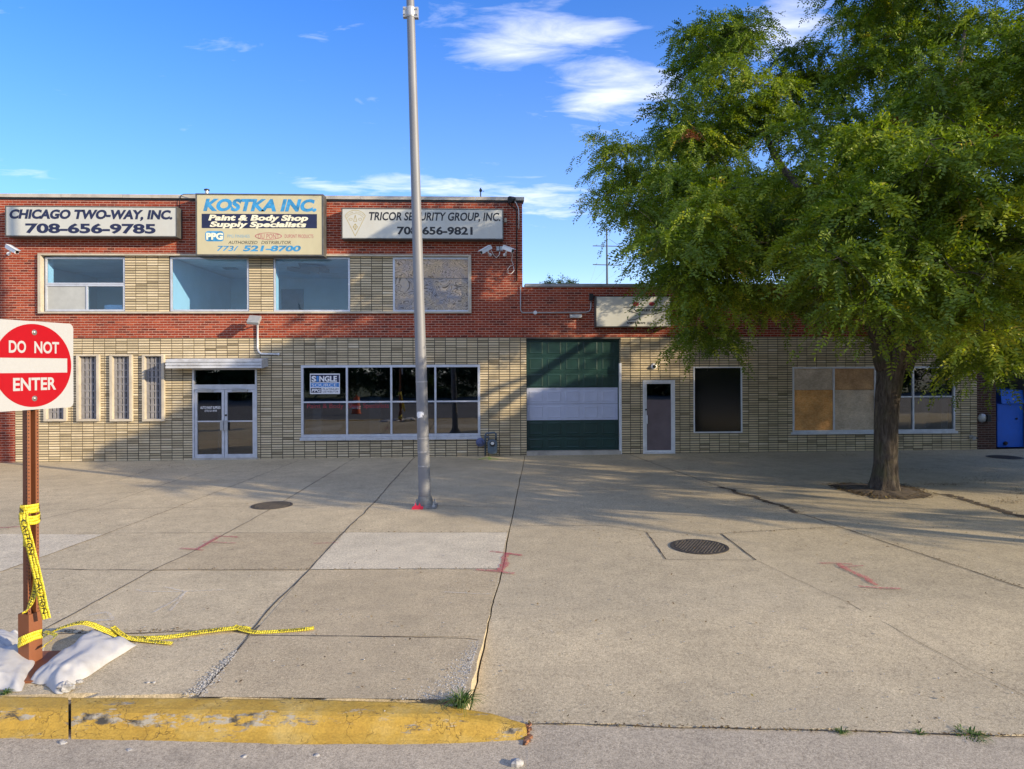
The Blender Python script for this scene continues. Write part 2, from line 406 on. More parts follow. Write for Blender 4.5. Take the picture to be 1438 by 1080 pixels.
def leaf_mat(name, stops, trans=0.35):
    m = bpy.data.materials.new(name); m.use_nodes = True; nt = m.node_tree; N = nt.nodes; L = nt.links; N.clear()
    out = N.new('ShaderNodeOutputMaterial'); df = N.new('ShaderNodeBsdfDiffuse'); tr = N.new('ShaderNodeBsdfTranslucent'); gl = N.new('ShaderNodeBsdfGlossy')
    c = ramp(N, L, attr(N), stops)
    L.new(c, df.inputs[0]); tcol = mixc(N, L, 1.0, c, (1.7, 1.7, .5), 'MULTIPLY'); L.new(tcol, tr.inputs[0])
    gl.inputs['Roughness'].default_value = 0.55; gl.inputs[0].default_value = (.9, .95, .9, 1)
    a = N.new('ShaderNodeMixShader'); a.inputs[0].default_value = trans; L.new(df.outputs[0], a.inputs[1]); L.new(tr.outputs[0], a.inputs[2])
    b = N.new('ShaderNodeMixShader'); b.inputs[0].default_value = 0.028; L.new(a.outputs[0], b.inputs[1]); L.new(gl.outputs[0], b.inputs[2])
    L.new(b.outputs[0], out.inputs[0]); return m

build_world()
# ------------------------------------------------------------------ material set
M_red = brick_mat('red_brick', [(0.0, (.12, .018, .010)), (0.35, (.25, .034, .013)), (0.7, (.32, .047, .017)), (1.0, (.40, .08, .03))], soot=0.28)
M_mort = concrete_mat('mortar', (.54, .33, .25), pits=False, stain=.25)
M_tan = brick_mat('tan_brick', [(0.0, (.30, .24, .145)), (0.3, (.50, .405, .25)), (0.6, (.65, .53, .335)), (0.85, (.72, .60, .40)), (1.0, (.78, .68, .49))], soot=0.35, sootc=(.09, .08, .055))
M_tanm = plain('dark_mortar', (.085, .075, .06), .95)
M_brown = brick_mat('brown_brick', [(0.0, (.05, .022, .015)), (1.0, (.11, .045, .03))], soot=.2)
M_stone = plain('limestone_trim', (.50, .44, .34), .8, 0, .14, 3, .25, (.14, .12, .09), .2)
M_coping = plain('coping_stone', (.46, .42, .36), .85, 0, .18, 2.5, .5, (.13, .12, .11), .2)
M_alu = plain('aluminium_frame', (.58, .60, .64), .42, .35, .12, 5, .25, (.2, .2, .2))
M_aluL = plain('pale_frame_paint', (.72, .73, .74), .5, 0, .08, 5, .2, (.3, .28, .25))
M_glass = glass_mat('window_glass', (.76, .89, .97), 1.0, 0.05, 0.0, 0.05)
M_glassd = glass_mat('shop_glass', (.50, .54, .56), 1.3, 0.14, 0.0, 0.06)
M_white = plain('white_plaster', (.70, .80, .86), .9, 0, .05, 2)
M_dark = plain('dim_interior', (.32, .33, .34), .9, 0, .3, 1.2)
M_ceil = plain('ceiling_board', (.62, .65, .66), .9, 0, .12, 1.3, .4, (.25, .23, .2))
M_black = plain('black_board', (.010, .012, .012), .45, 0, .4, 3)
M_dirty = plain('dusty_screen', (.40, .41, .39), .7, 0, .12, 2.5, .35, (.22, .22, .21))
M_green = plain('green_door_paint', (.009, .038, .031), .38, 0, .22, 2.5, .25, (.035, .07, .06))
M_whiteband = plain('white_door_paint', (.46, .50, .64), .45, 0, .07, 3)
M_roofing = plain('roofing_felt', (.12, .12, .12), .95)
M_face = plain('sign_face_white', (.50, .50, .45), .38, 0, .05, 2.2, .16, (.50, .40, .26), stretch=(1.4, 1, .5))
M_faceK = plain('sign_face_cream', (.53, .475, .295), .4, 0, .05, 2.2, .15, (.45, .34, .18), stretch=(1.4, 1, .5))
M_cab = plain('sign_cabinet_metal', (.10, .10, .095), .6, .3, .3, 5, .4, (.2, .13, .07))
M_navy = plain('navy_vinyl', (.012, .016, .055), .45)
M_blackv = plain('black_vinyl', (.010, .010, .012), .45)
M_sky = plain('faded_blue_vinyl', (.035, .25, .50), .5, 0, .45, 5.0, .2, (.25, .5, .6))
M_cream = plain('cream_vinyl', (.80, .76, .55), .5)
M_redv = plain('red_vinyl', (.30, .03, .04), .5)
M_gold = plain('gold_vinyl', (.42, .34, .14), .5)
M_whitev = plain('white_vinyl', (.82, .82, .82), .5, 0, .03)
M_bluev = plain('blue_vinyl', (.05, .24, .60), .5)
M_grey = plain('grey_metal', (.42, .43, .43), .45, .4, .15, 8)
M_wire = plain('black_cable', (.015, .015, .015), .6)
M_cam = plain('camera_shell', (.74, .74, .72), .4, 0, .05)

def subtract(rect, holes):
    out = [rect]
    for h in holes:
        nx = []
        for r in out:
            x0, x1, z0, z1 = r; a0, a1, b0, b1 = h
            if a0 >= x1 or a1 <= x0 or b0 >= z1 or b1 <= z0: nx.append(r); continue
            if a0 > x0: nx.append((x0, a0, z0, z1))
            if a1 < x1: nx.append((a1, x1, z0, z1))
            c0, c1 = max(x0, a0), min(x1, a1)
            if b0 > z0: nx.append((c0, c1, z0, b0))
            if b1 < z1: nx.append((c0, c1, b1, z1))
        out = nx
    return out
def bricks(mb, rect, holes, pitch, course, jx, jz, x_org, z_org, run, y_face, proud, skew=0.0, r=None):
    x0, x1, z0, z1 = rect; r = r or rnd
    k0 = int(math.floor((z0 - z_org)/course)) - 1; k1 = int(math.ceil((z1 - z_org)/course)) + 1
    for k in range(k0, k1):
        za, zb = z_org + k*course + jz/2, z_org + (k+1)*course - jz/2
        off = (k % 2) * pitch/2 if run else 0.0
        i0 = int(math.floor((x0 - x_org - off)/pitch)) - 1; i1 = int(math.ceil((x1 - x_org - off)/pitch)) + 1
        for i in range(i0, i1):
            xa, xb = x_org + off + i*pitch + jx/2, x_org + off + (i+1)*pitch - jx/2
            b = (max(xa, x0), min(xb, x1), max(za, z0), min(zb, z1))
            if b[1]-b[0] < .015 or b[3]-b[2] < .008: continue
            tone = min(1, max(0, r.gauss(.52, .20 if run else .15)))
            if skew and r.random() < skew: tone = r.random()*.3
            dy = r.uniform(-.0015, .0015)
            for p in subtract(b, holes):
                if p[1]-p[0] < .012 or p[3]-p[2] < .006: continue
                mb.box(p[0], p[1], y_face + dy, y_face + proud, p[2], p[3], tone, 'lrftd')
def wall_slab(mb, rect, holes, y0, y1):
    for p in subtract(rect, holes): mb.box(p[0], p[1], y0, y1, p[2], p[3])
Y = WALL

# ------------------------------------------------------------------ measured lines of the facade
X_L, X_C, X_T, X_B, X_E = -16.5, F(733.5, 340)[0], F(1372, 560)[0], F(1400, 600)[0], 16.5
Z_TAN, Z_TOP, Z_TOP2 = 3.365, 7.24, 4.80
BAND = RECT(55, 357.3, 662, 440.3)
DOOR = RECT(270.4, 518, 361, 643.5)
SHOP = RECT(422.8, 512.5, 674.4, 613)
GBS = [RECT(a, 498, b, 591.5) for a, b in ((63, 95), (109, 141), (155.5, 187), (201, 232))]
GAR = RECT(739.3, 474, 871.5, 634)
SDOOR = RECT(903, 534, 948, 632)
WBLK = RECT(974, 515, 1042.5, 608)
WBRD = RECT(1113, 515, 1341, 606)
GAR = (GAR[0], GAR[1], -0.05, Z_TAN); DOOR = (DOOR[0], DOOR[1], -0.06, DOOR[3]); SDOOR = (SDOOR[0], SDOOR[1], 0.02, SDOOR[3])

# ================================================================== two-storey building
b1 = thing('commercial_building', 'two storey red brick shop with tan brick ground floor and three lettered signs', 'building', (-6, Y, 0))
mb = MB(); rr = random.Random(3)
bricks(mb, (X_L, X_C, Z_TAN, Z_TOP - .02), [BAND], .2032, .0677, .015, .0185, 0.0, Z_TAN, True, Y, .03, .12, rr)
x_red = F(21, 600)[0]
bricks(mb, (X_L, x_red, -.25, Z_TAN), [], .2032, .0677, .015, .0185, 0.0, Z_TAN, True, Y, .03, .12, rr)
mb.build('red_brick_face', M_red, b1, tone=True)
mb = MB(); wall_slab(mb, (X_L, X_C - .004, Z_TAN, Z_TOP - .02), [BAND], Y + .005, Y + .30); wall_slab(mb, (X_L, x_red, -.3, Z_TAN), [], Y + .005, Y + .30)
mb.build('brick_wall', M_mort, b1)
mb = MB()
bricks(mb, (x_red + .01, GAR[0], -.2, Z_TAN - .012), [DOOR, SHOP] + GBS, .3035, .0693, .021, .023, F(735, 560)[0] - .08, Z_TAN - .012, False, Y + .002, .045, .06, rr)
W1 = RECT(62, 361, 174, 437); W2 = RECT(238, 361, 348.5, 437); W3 = RECT(383.5, 361, 491, 437.5); W4 = RECT(551.5, 361, 660, 438)
bz0, bz1 = BAND[2] + .05, BAND[3] - .05
for a, c in ((W1[1], W2[0]), (W2[1], W3[0]), (W3[1], W4[0])):
    bricks(mb, (a, c, bz0, bz1), [], .3035 if c - a > .9 else (c - a)/2, .0715, .019, .024, a, bz0, False, Y + .03, .035, .03, rr)
mb.build('tan_brick_face', M_tan, b1, tone=True)
mb = MB(); wall_slab(mb, (x_red + .003, GAR[0] - .004, -.3, Z_TAN), [DOOR, SHOP] + GBS, Y + .018, Y + .30)
for a, c in ((W1[1], W2[0]), (W2[1], W3[0]), (W3[1], W4[0])): mb.box(a + .004, c - .004, Y + .045, Y + .30, bz0, bz1)
mb.build('mortar_backing', M_tanm, b1)
# limestone surround of the upper window band: four butted lengths standing proud of the brick
mb = MB(); mb.frame(BAND[0], BAND[1], BAND[2], BAND[3], .085, Y - .075, Y + .10, .05, .05)
mb.build('window_surround', M_stone, b1, bevel=.006)
# coping in lengths, with open joints
mb = MB(); x = X_L
while x < X_C + .05:
    l = rr.uniform(1.5, 1.7); xe = min(x + l, X_C + .06); mb.box(x, xe - .006, Y - .06, Y + .42, Z_TOP + rr.uniform(0, .004), Z_TOP + .10 + rr.uniform(0, .006)); x = xe
mb.build('coping', M_coping, b1, bevel=.006)
mb = MB(); mb.box(X_L, X_C, Y - .012, Y + .40, Z_TOP - .055, Z_TOP - .001); mb.build('coping_flashing', M_wire, b1)
mb = MB(); mb.box(X_L, X_C - .3, Y + .30, Y + 14, 6.75, 6.95); mb.box(X_C - .30, X_C - .006, Y + .30, Y + 14, Z_TAN, Z_TOP - .02); mb.box(X_L, X_L + .3, Y + .3, Y + 14, -.3, Z_TOP - .02); mb.box(X_L + .3, X_C - .31, Y + 13.7, Y + 14, -.3, 6.7)
mb.build('roof', M_roofing, b1)
# rooms behind the upper windows
Zf, Zc = BAND[2] - .35, W2[3] - .015
mb = MB(); ye = Y + 4.6
mb.box(X_L + .4, X_C - .4, ye, ye + .1, Zf, Zc + .3)
for a in (W1[0] - .02, W3[0] + .02): mb.box(a - .12, a, Y + .12, Y + .45, Zf, Zc)                   # deep plastered reveals
mb.box(W2[0] - .10, W2[0] + .02, Y + .12, ye, Zf, Zc)
mb.box(W4[0] - .1, W4[0] - .02, Y + .12, ye, Zf, Zc); mb.box(W1[0] - 1.2, W1[0] - 1.1, Y + .46, ye, Zf, Zc); mb.box(W1[0] - 1.1, W1[0] - .14, Y + .40, Y + .44, Zf, Zc)
mb.box(X_L + .4, X_C - .4, Y + .31, ye, Zf - .1, Zf)
mb.build('upper_room', M_white, b1)
mb = MB(); mb.box(X_L + .4, X_C - .4, Y + .31, ye, Zc + .02, Zc + .08); mb.build('ceiling', M_ceil, b1)
M_tile = plain('stained_tile', (.20, .20, .19), .9, 0, .3)
for k in range(5):
    cx, cy = W3[0] + rr.uniform(.1, 1.3), Y + rr.uniform(.9, 2.2); w, l = rr.uniform(.2, .4), rr.uniform(.15, .3); t = rr.uniform(-.2, -.03)
    mb = MB(); mb.obox((cx, cy, Zc - .02 + t*.3), (w, .05, t*.4), (-.05, l, t*.3), (0, 0, .008)); mb.build('fallen_ceiling_tile', M_tile, b1)
mb = MB(); mb.box(W2[0] + .7, W2[0] + 1.1, Y + 2.0, Y + 2.3, Zc - .012, Zc + .01); mb.build('ceiling_vent', M_tile, b1)
mb = MB(); mb.box(W2[0] + 1.75, W2[0] + 2.5, ye - .05, ye - .002, Zf, Zf + 1.55); mb.build('inner_door', plain('blue_grey_door', (.16, .20, .30), .6), b1)
mb = MB(); mb.box(W1[0] + 1.35, W1[0] + 1.85, Y + .5, Y + .8, Zf, W1[2] + .22); mb.box(W1[0] + 1.9, W1[0] + 2.3, Y + .48, Y + .75, Zf, W1[2] + .25); mb.build('stored_boxes', M_white, b1)
# upper windows
def window(parent, R, w, glass, y0, y1, rails=(), posts=(), name='window', mat=None, fw=.03, sub=True):
    """aluminium frame as the part; every pane is a sub-part. rails/posts = fractions of the opening"""
    x0, x1, z0, z1 = R; mb = MB(); mb.frame(x0, x1, z0, z1, w, y0, y1)
    xs = [x0 + w] + [x0 + (x1-x0)*p for p in posts] + [x1 - w]
    zs = [z0 + w] + [z0 + (z1-z0)*p for p in rails] + [z1 - w]
    for p in posts: q = x0 + (x1-x0)*p; mb.box(q - fw/2, q + fw/2, y0 + .004, y1 - .004, z0 + w, z1 - w)
    for p in rails:
        q = z0 + (z1-z0)*p; ed = [x0 + w] + sum([[x0 + (x1-x0)*pp - fw/2, x0 + (x1-x0)*pp + fw/2] for pp in posts], []) + [x1 - w]
        for k in range(0, len(ed), 2): mb.box(ed[k], ed[k+1], y0 + .008, y1 - .008, q - fw*.4, q + fw*.4)
    fr = mb.build(name, mat or M_alu, parent, bevel=.003)
    if glass is not None:
        ym = (y0 + y1)/2
        for i in range(len(xs)-1):
            for k in range(len(zs)-1):
                g = MB(); g.box(xs[i] + .002, xs[i+1] - .002, ym - .003, ym + .003, zs[k] + .002, zs[k+1] - .002); g.build('pane', glass, fr)
    return fr
w1 = window(b1, (W1[0], W1[1], W1[2] + (W1[3]-W1[2])*.5, W1[3]), .045, M_glass, Y + .05, Y + .11)
zm = W1[2] + (W1[3]-W1[2])*.5
lw = window(b1, (W1[0], W1[1], W1[2], zm - .004), .05, None, Y + .045, Y + .115, (), (.52,), mat=M_alu, fw=.05)
xm = W1[0] + (W1[1]-W1[0])*.52
g = MB(); g.box(W1[0] + .05, xm - .025, Y + .07, Y + .078, W1[2] + .05, zm - .054); g.build('insect_screen', M_dirty, lw)
g = MB(); g.box(xm + .025, W1[1] - .05, Y + .075, Y + .081, W1[2] + .05, zm - .054); g.build('pane', M_glass, lw)
g = MB()
for k, (a, h) in enumerate(((.12, .9), (.19, .7), (.30, .95), (.40, .45))): g.box(W1[0] + a, W1[0] + a + .045, Y + .085, Y + .09, W1[2] + .05 + (1-h)*(zm-W1[2]-.11), zm - .055)
g.build('blind_slats', M_aluL, lw)
window(b1, W2, .05, M_glass, Y + .05, Y + .11); window(b1, W3, .05, M_glass, Y + .05, Y + .11)
w4 = window(b1, W4, .055, None, Y + .035, Y + .10)
zs = W4[2] + (W4[3]-W4[2])*.62
g = MB(); g.box(W4[0] + .055, W4[1] - .055, Y + .05, Y + .07, zs + .006, W4[3] - .055); g.build('plywood_sheet', ply_mat('warm_plywood', (.66, .49, .30), (.70, .52, .34), (.54, .44, .38), 1.5, 3.1), w4)
g = MB(); g.box(W4[0] + .055, W4[1] - .055, Y + .046, Y + .07, W4[2] + .055, zs - .006); g.build('plywood_sheet', ply_mat('grey_plywood', (.56, .45, .31), (.52, .44, .36), (.32, .32, .35), 1.2, 9.4), w4)
# glass block slots: concrete frame and a grid of pierced blocks
M_blk = plain('glass_block', (.24, .23, .23), .5, 0, .2, 9, .3, (.1, .09, .08))
for R in GBS:
    x0, x1, z0, z1 = R; mb = MB(); mb.frame(x0, x1, z0, z1, .075, Y - .075, Y + .14, .045, .06)
    fr = mb.build('block_window', M_stone, b1, bevel=.005)
    g = MB(); ix0, ix1, iz0, iz1 = x0 + .075, x1 - .075, z0 + .06, z1 - .045
    g.box(ix0, ix1, Y + .11, Y + .13, iz0, iz1, .1)
    nc, nr = 4, 9; cw, ch = (ix1-ix0)/nc, (iz1-iz0)/nr
    for k in range(nr+1): zz = iz0 + k*ch; g.box(ix0, ix1, Y + .03, Y + .108, max(iz0, zz - .016), min(iz1, zz + .016))
    for i in range(nc):
        for k in range(nr):
            xa, za = ix0 + i*cw, iz0 + k*ch
            g.poly([(xa, Y + .035, za + .016), (xa + cw*.62, Y + .035, za + .016), (xa + cw*.62, Y + .035, za + ch - .016), (xa, Y + .035, za + ch - .016)])
            g.quad((xa + cw*.62, Y + .035, za + .016), (xa + cw*.80, Y + .10, za + .016), (xa + cw*.80, Y + .10, za + ch - .016), (xa + cw*.62, Y + .035, za + ch - .016))
    g.build('glass_block_grid', M_blk, fr)
# entrance
x0, x1, z0, z1 = DOOR; zt = F(315, 541)[1]; zb = F(315, 547)[1]
mb = MB(); mb.box(x0, x0 + .05, Y - .02, Y + .12, z0, z1); mb.box(x1 - .05, x1, Y - .02, Y + .12, z0, z1); mb.box(x0 + .05, x1 - .05, Y - .015, Y + .11, zb, zt + .02); mb.box(x0 + .05, x1 - .05, Y - .015, Y + .11, z1 - .03, z1)
ent = mb.build('entrance', M_alu, b1, bevel=.003)
g = MB(); g.box(x0 + .05, x1 - .05, Y + .05, Y + .056, zt + .02, z1 - .03); g.build('transom_pane', M_glassd, ent)
xmid = F(315.3, 600)[0]; zf = .0
for a, c, hs in ((x0 + .054, xmid - .006, 1), (xmid + .006, x1 - .054, -1)):
    mb = MB(); mb.frame(a, c, zf + .02, zb - .008, .072, Y + .0, Y + .05, .07, .10)
    zr = F(315, 591.7)[1]; mb.box(a + .072, c - .072, Y + .005, Y + .035, zr - .018, zr + .018)
    leaf = mb.build('door_leaf', M_alu, b1, bevel=.003)
    g = MB(); g.box(a + .072, c - .072, Y + .038, Y + .044, zf + .12, zb - .078); g.build('pane', M_glassd, leaf)
    g = MB(); xh = c - .05 if hs > 0 else a + .05; g.box(xh - .045, xh + .045, Y - .06, Y - .045, zr - .25, zr + .03); g.box(xh - .015, xh + .015, Y - .046, Y - .001, zr - .20, zr - .05); g.build('pull_handle', M_grey, leaf, bevel=.004)
    g = MB(); xc = a + .10 if hs > 0 else c - .62; g.box(xc, xc + .42, Y - .05, Y - .001, zb - .055, zb - .005); g.obox((xc + .25, Y - .07, zb + .02), (.22, .02, -.02), (-.002, .012, 0), (0, 0, .008)); g.build('door_closer', M_grey, leaf)
    if hs > 0:
        t = TMB(); A = AT
        za, zc_ = F(300, 572.5)[1], F(300, 577)[1]
        xa, xb = F(280.5, 573)[0], F(309, 573)[0]; hh = .075
        text_into(t, 'AUTO PAINT SUPPLIES', (xa, xb, za - hh*.5, za + hh*.5), lambda p, q: (p, Y + .0355, q), .02)
        text_into(t, '(773) 521-8700', (xa + .12, xb - .1, za - hh*1.7, za - hh*.85), lambda p, q: (p, Y + .0355, q), .01)
        t.build('door_lettering', M_whitev, leaf)
    else:
        g = MB(); g.cyl((a + .036, Y - .012, zr + .17), (a + .036, Y + .002, zr + .17), .03, 16); g.build('lock_cylinder', M_wire, leaf)
mb = MB(); mb.box(x0 - .02, x1 + .02, Y - .03, Y + .3, -.2, .018); mb.build('threshold', M_coping, b1)
# ribbed metal awning over the entrance
Rc = RECT(233, 504.5, 368, 517.5, .54)
mb = MB(); cx0, cx1, cz0, cz1 = Rc; n = 3; h = (cz1-cz0)/n
prof = []
for k in range(n): prof += [(-.54, cz0 + k*h), (-.575, cz0 + k*h + h*.15), (-.575, cz0 + k*h + h*.7), (-.54, cz0 + k*h + h*.85)]
prof += [(-.54, cz1)]
pts = [(cx0, Y + a, b) for a, b in prof] + [(cx0, Y - .002, cz1 + .03), (cx0, Y - .002, cz0 + .05)]
mb.prism(pts, (cx1 - cx0, 0, 0))
aw = mb.build('awning', plain('awning_metal', (.60, .61, .62), .5, .25, .12, 4, .45, (.2, .17, .13)), b1)
# shop window
shop = window(b1, SHOP, .07, M_glassd, Y - .02, Y + .08, (.485,), (.254, .501, .748), fw=.055)
mb = MB(); x = SHOP[0] - .03
for k in range(4): xe = SHOP[0] - .03 + (SHOP[1]-SHOP[0] + .06)*(k+1)/4; mb.box(x, xe - .006, Y - .055, Y + .02, SHOP[2] - .095, SHOP[2] - .004); x = xe
mb.build('window_sill', M_alu, b1, bevel=.004)
t = TMB(); zz = F(500, 575)[1]; ztp = F(500, 566.5)[1]
text_into(t, 'Paint & Body', (F(431, 570)[0], F(482, 570)[0], zz, ztp), lambda p, q: (p, Y + .0245, q), .0, .0)
text_into(t, 'Shop Specialists', (F(489, 570)[0], F(546, 570)[0], zz, ztp), lambda p, q: (p, Y + .0245, q), .0, .0)
t.build('window_lettering', M_redv, shop)
# ground-floor room
mb = MB(); rx0, rx1 = x_red + .5, GAR[0] - .35
mb.box(rx0, rx1, Y + 5.4, Y + 5.5, -.1, 3.3); mb.box(rx0, rx1, Y + .31, Y + 5.4, -.12, -.02); mb.box(rx0, rx1, Y + .31, Y + 5.4, 3.2, 3.3); mb.box(rx0 - .1, rx0, Y + .31, Y + 5.4, -.1, 3.2); mb.box(rx1, rx1 + .1, Y + .31, Y + 5.4, -.1, 3.2)
mb.build('shop_room', M_dark, b1)
mb = MB(); xw = F(438, 590)[0]; M_fit = plain('shop_fitting_paint', (.42, .46, .50), .7); mb.box(xw - .08, xw + .16, Y + .42, Y + .62, -.02, F(438, 575)[1]); mb.build('shop_column', M_fit, b1); mb = MB(); xw = F(505, 590)[0]; mb.box(xw - .12, xw + .22, Y + 2.4, Y + 2.7, -.02, 1.6); mb.build('shop_counter', M_fit, b1); mb = MB(); xw = F(290, 590)[0]; mb.box(xw, xw + .06, Y + .8, Y + .86, -.02, 2.3); mb.build('door_post', M_fit, b1); mb = MB(); mb.box(F(335, 590)[0], F(356, 590)[0] + .4, Y + 1.6, Y + 1.7, .9, 2.3)
mb.build('wall_panel', M_fit, b1)

# ================================================================== one-storey building
b2 = thing('commercial_building', 'low brick building with green garage door and boarded windows behind the tree', 'building', (8, Y, 0))
rr = random.Random(5); mb = MB()
SIGNR = RECT(837, 416, 942, 458.5)
bricks(mb, (X_C + .002, X_E, Z_TAN, Z_TOP2), [], .2032, .0677, .015, .0185, 0.0, Z_TAN, True, Y, .03, .14, rr)
mb.build('red_brick_face', M_red, b2, tone=True)
mb = MB(); wall_slab(mb, (X_C + .002, X_E, Z_TAN, Z_TOP2), [], Y + .005, Y + .30); mb.build('brick_wall', M_mort, b2)
mb = MB(); bricks(mb, (GAR[1], X_T, -.2, Z_TAN - .012), [SDOOR, WBLK, WBRD], .2865, .0677, .020, .023, GAR[1], Z_TAN - .012, False, Y + .002, .045, .06, rr)
# returned end of the pier beside the garage door
for k in range(52):
    za = -.15 + k*.0677
    if za > Z_TAN - .05: break
    mb.box(GAR[1] - .0, GAR[1] + .028, Y + .05, Y + .30, za, za + .051, rr.gauss(.35, .15))
mb.build('tan_brick_face', M_tan, b2, tone=True)
mb = MB(); wall_slab(mb, (GAR[1] + .02, X_T, -.3, Z_TAN), [SDOOR, WBLK, WBRD], Y + .018, Y + .30); mb.build('mortar_backing', M_tanm, b2)
mb = MB(); bricks(mb, (X_T + .004, X_B, -.2, Z_TAN), [], .2032, .0677, .015, .0185, 0, Z_TAN, True, Y + .03, .03, .1, rr); mb.build('brown_brick_end', M_brown, b2, tone=True)
mb = MB(); mb.box(X_T + .002, X_B, Y + .035, Y + .3, -.3, Z_TAN); mb.build('end_backing', plain('end_mortar', (.16, .13, .11), .9), b2)
mb = MB(); x = X_C + .07
while x < X_E: xe = min(x + rr.uniform(2.2, 2.6), X_E + .05); mb.box(x, xe - .006, Y - .05, Y + .36, Z_TOP2 + .001, Z_TOP2 + .085); x = xe
mb.build('coping', plain('coping_metal', (.30, .31, .32), .5, .3, .2, 3, .3), b2, bevel=.005)
mb = MB(); mb.box(X_C + .01, X_E, Y + .3, Y + 14, 4.45, 4.6); mb.box(X_E - .3, X_E, Y + .3, Y + 14, -.3, Z_TOP2); mb.box(X_C + .02, X_E - .31, Y + 13.7, Y + 14, -.3, Z_TOP2); mb.build('roof', M_roofing, b2)
mb = MB(); rx0, rx1 = GAR[1] + .4, X_T - .1
mb.box(rx0, rx1, Y + 5.4, Y + 5.5, -.1, 3.3); mb.box(rx0, rx1, Y + .31, Y + 5.4, -.12, -.02); mb.box(rx0, rx1, Y + .31, Y + 5.4, 3.2, 3.3); mb.box(rx0 - .1, rx0, Y + .31, Y + 5.4, -.1, 3.2); mb.box(rx1, rx1 + .1, Y + .31, Y + 5.4, -.1, 3.2)
mb.build('shop_room', M_dark, b2)
# sectional garage door: seven rows, five raised panels each
gx0, gx1 = GAR[0] + .02, F(870, 560)[0] - .02
zrow = [F(800, v)[1] for v in (633, 613.5, 590.5, 567.5, 545.8, 522.5, 499.5, 476)]
gd = None
gd_f = MB(); gd_f.box(GAR[0] + .001, gx0, Y + .18, Y + .26, -.05, Z_TAN); gd_f.box(gx1, GAR[1] - .001, Y + .18, Y + .26, -.05, Z_TAN)
gd_f.box(gx0, gx1, Y + .23, Y + .26, -.05, Z_TAN)
gd = gd_f.build('garage_door', M_green, b2)
for k in range(7):
    za, zb_ = zrow[k], zrow[k+1] - .008; white = k in (2, 3); g = MB(); cw = (gx1-gx0)/5; yf = Y + .17
    g.box(gx0, gx1, yf, yf + .05, za, zb_)
    for i in range(5):
        a, c = gx0 + i*cw + .06, gx0 + (i+1)*cw - .06; p, q = za + .055, zb_ - .055
        r_ = [(a, p), (c, p), (c, q), (a, q)]; s_ = [(a+.03, p+.03), (c-.03, p+.03), (c-.03, q-.03), (a+.03, q-.03)]; u_ = [(a+.055, p+.055), (c-.055, p+.055), (c-.055, q-.055), (a+.055, q-.055)]
        P = lambda l, y: [(m_[0], y, m_[1]) for m_ in l]
        A, Bq, Cq = P(r_, yf - .001), P(s_, yf - .009), P(u_, yf - .004)
        for j in range(4):
            j2 = (j+1) % 4; g.quad(A[j], A[j2], Bq[j2], Bq[j]); g.quad(Bq[j], Bq[j2], Cq[j2], Cq[j])
        g.poly(Cq)
    o = g.build('door_section', M_whiteband if white else M_green, gd)
    o['label'] = 'white painted door section' if white else 'dark green door section'
g = MB(); g.box(gx0, gx1, Y + .155, Y + .168, zrow[4] - .006, zrow[4] + .02); g.build('paint_edge', M_whiteband, gd)
Rg = RECT(870, 510, 873, 633); mb = MB(); mb.box(Rg[0], Rg[1], Y - .02, Y + .10, 0, Rg[3]); mb.build('corner_guard', M_aluL, b2, bevel=.004)
mb = MB(); mb.box(X_C + .01, GAR[1] + .02, Y + .02, Y + .28, Z_TAN - .05, Z_TAN - .002); mb.build('lintel', plain('steel_lintel', (.06, .055, .05), .7), b2)
mb = MB(); mb.box(GAR[0], GAR[1], Y - .05, Y + .4, -.2, zrow[0] - .006); mb.build('garage_threshold', M_coping, b2)
# side door
mb = MB(); x0, x1, z0, z1 = SDOOR; mb.frame(x0, x1, z0, z1, .055, Y - .01, Y + .09, .05, .02); sdf = mb.build('door_frame', M_aluL, b2, bevel=.003)
mb = MB(); mb.frame(x0 + .058, x1 - .058, z0 + .025, z1 - .053, .055, Y + .01, Y + .05, .05, .07); sd = mb.build('side_door', M_aluL, b2, bevel=.003)
zp = F(925, 561.5)[1]
g = MB(); g.box(x0 + .113, x1 - .113, Y + .025, Y + .031, zp + .003, z1 - .103); g.build('pane', M_glassd, sd)
g = MB(); g.box(x0 + .113, x1 - .113, Y + .020, Y + .034, z0 + .095, zp); g.build('purple_panel', plain('purple_brown_panel', (.15, .115, .125), .5, 0, .15, 2, .3), sd)
zr = F(906, 589)[1]; g = MB(); g.box(x0 + .07, x0 + .125, Y - .045, Y - .03, zr - .12, zr + .12); g.box(x0 + .085, x0 + .105, Y - .031, Y + .008, zr - .08, zr + .08); g.build('pull_handle', M_aluL, sd, bevel=.003); g = MB(); g.cyl((x0 + .085, Y - .01, zr + .28), (x0 + .085, Y + .012, zr + .28), .025); g.build('lock_cylinder', M_wire, sd)
# windows
x0, x1, z0, z1 = WBLK
wb = window(b2, WBLK, .035, None, Y - .01, Y + .07, mat=M_aluL)
g = MB(); g.box(x0 + .036, x1 - .036, Y + .03, Y + .045, z0 + .036, z1 - .036); g.build('blackout_pane', plain('black_glass', (.006, .008, .008), .12, 0, .3, 2, spec=.5), wb)
x0, x1, z0, z1 = WBRD; fr_ = lambda u: (F(u, 560)[0] - x0)/(x1 - x0)
wbd = window(b2, WBRD, .05, None, Y - .015, Y + .08, (), (fr_(1171), fr_(1229), fr_(1282.5)), fw=.05)
xs = [x0 + .05, F(1171, 560)[0], F(1229, 560)[0], F(1282.5, 560)[0], x1 - .05]
o1 = osb_mat('pale_strand_board', (.56, .44, .31), (.70, .58, .43)); o2 = osb_mat('orange_strand_board', (.70, .31, .08), (.82, .45, .16)); o3 = osb_mat('brown_strand_board', (.52, .29, .13), (.64, .40, .20))
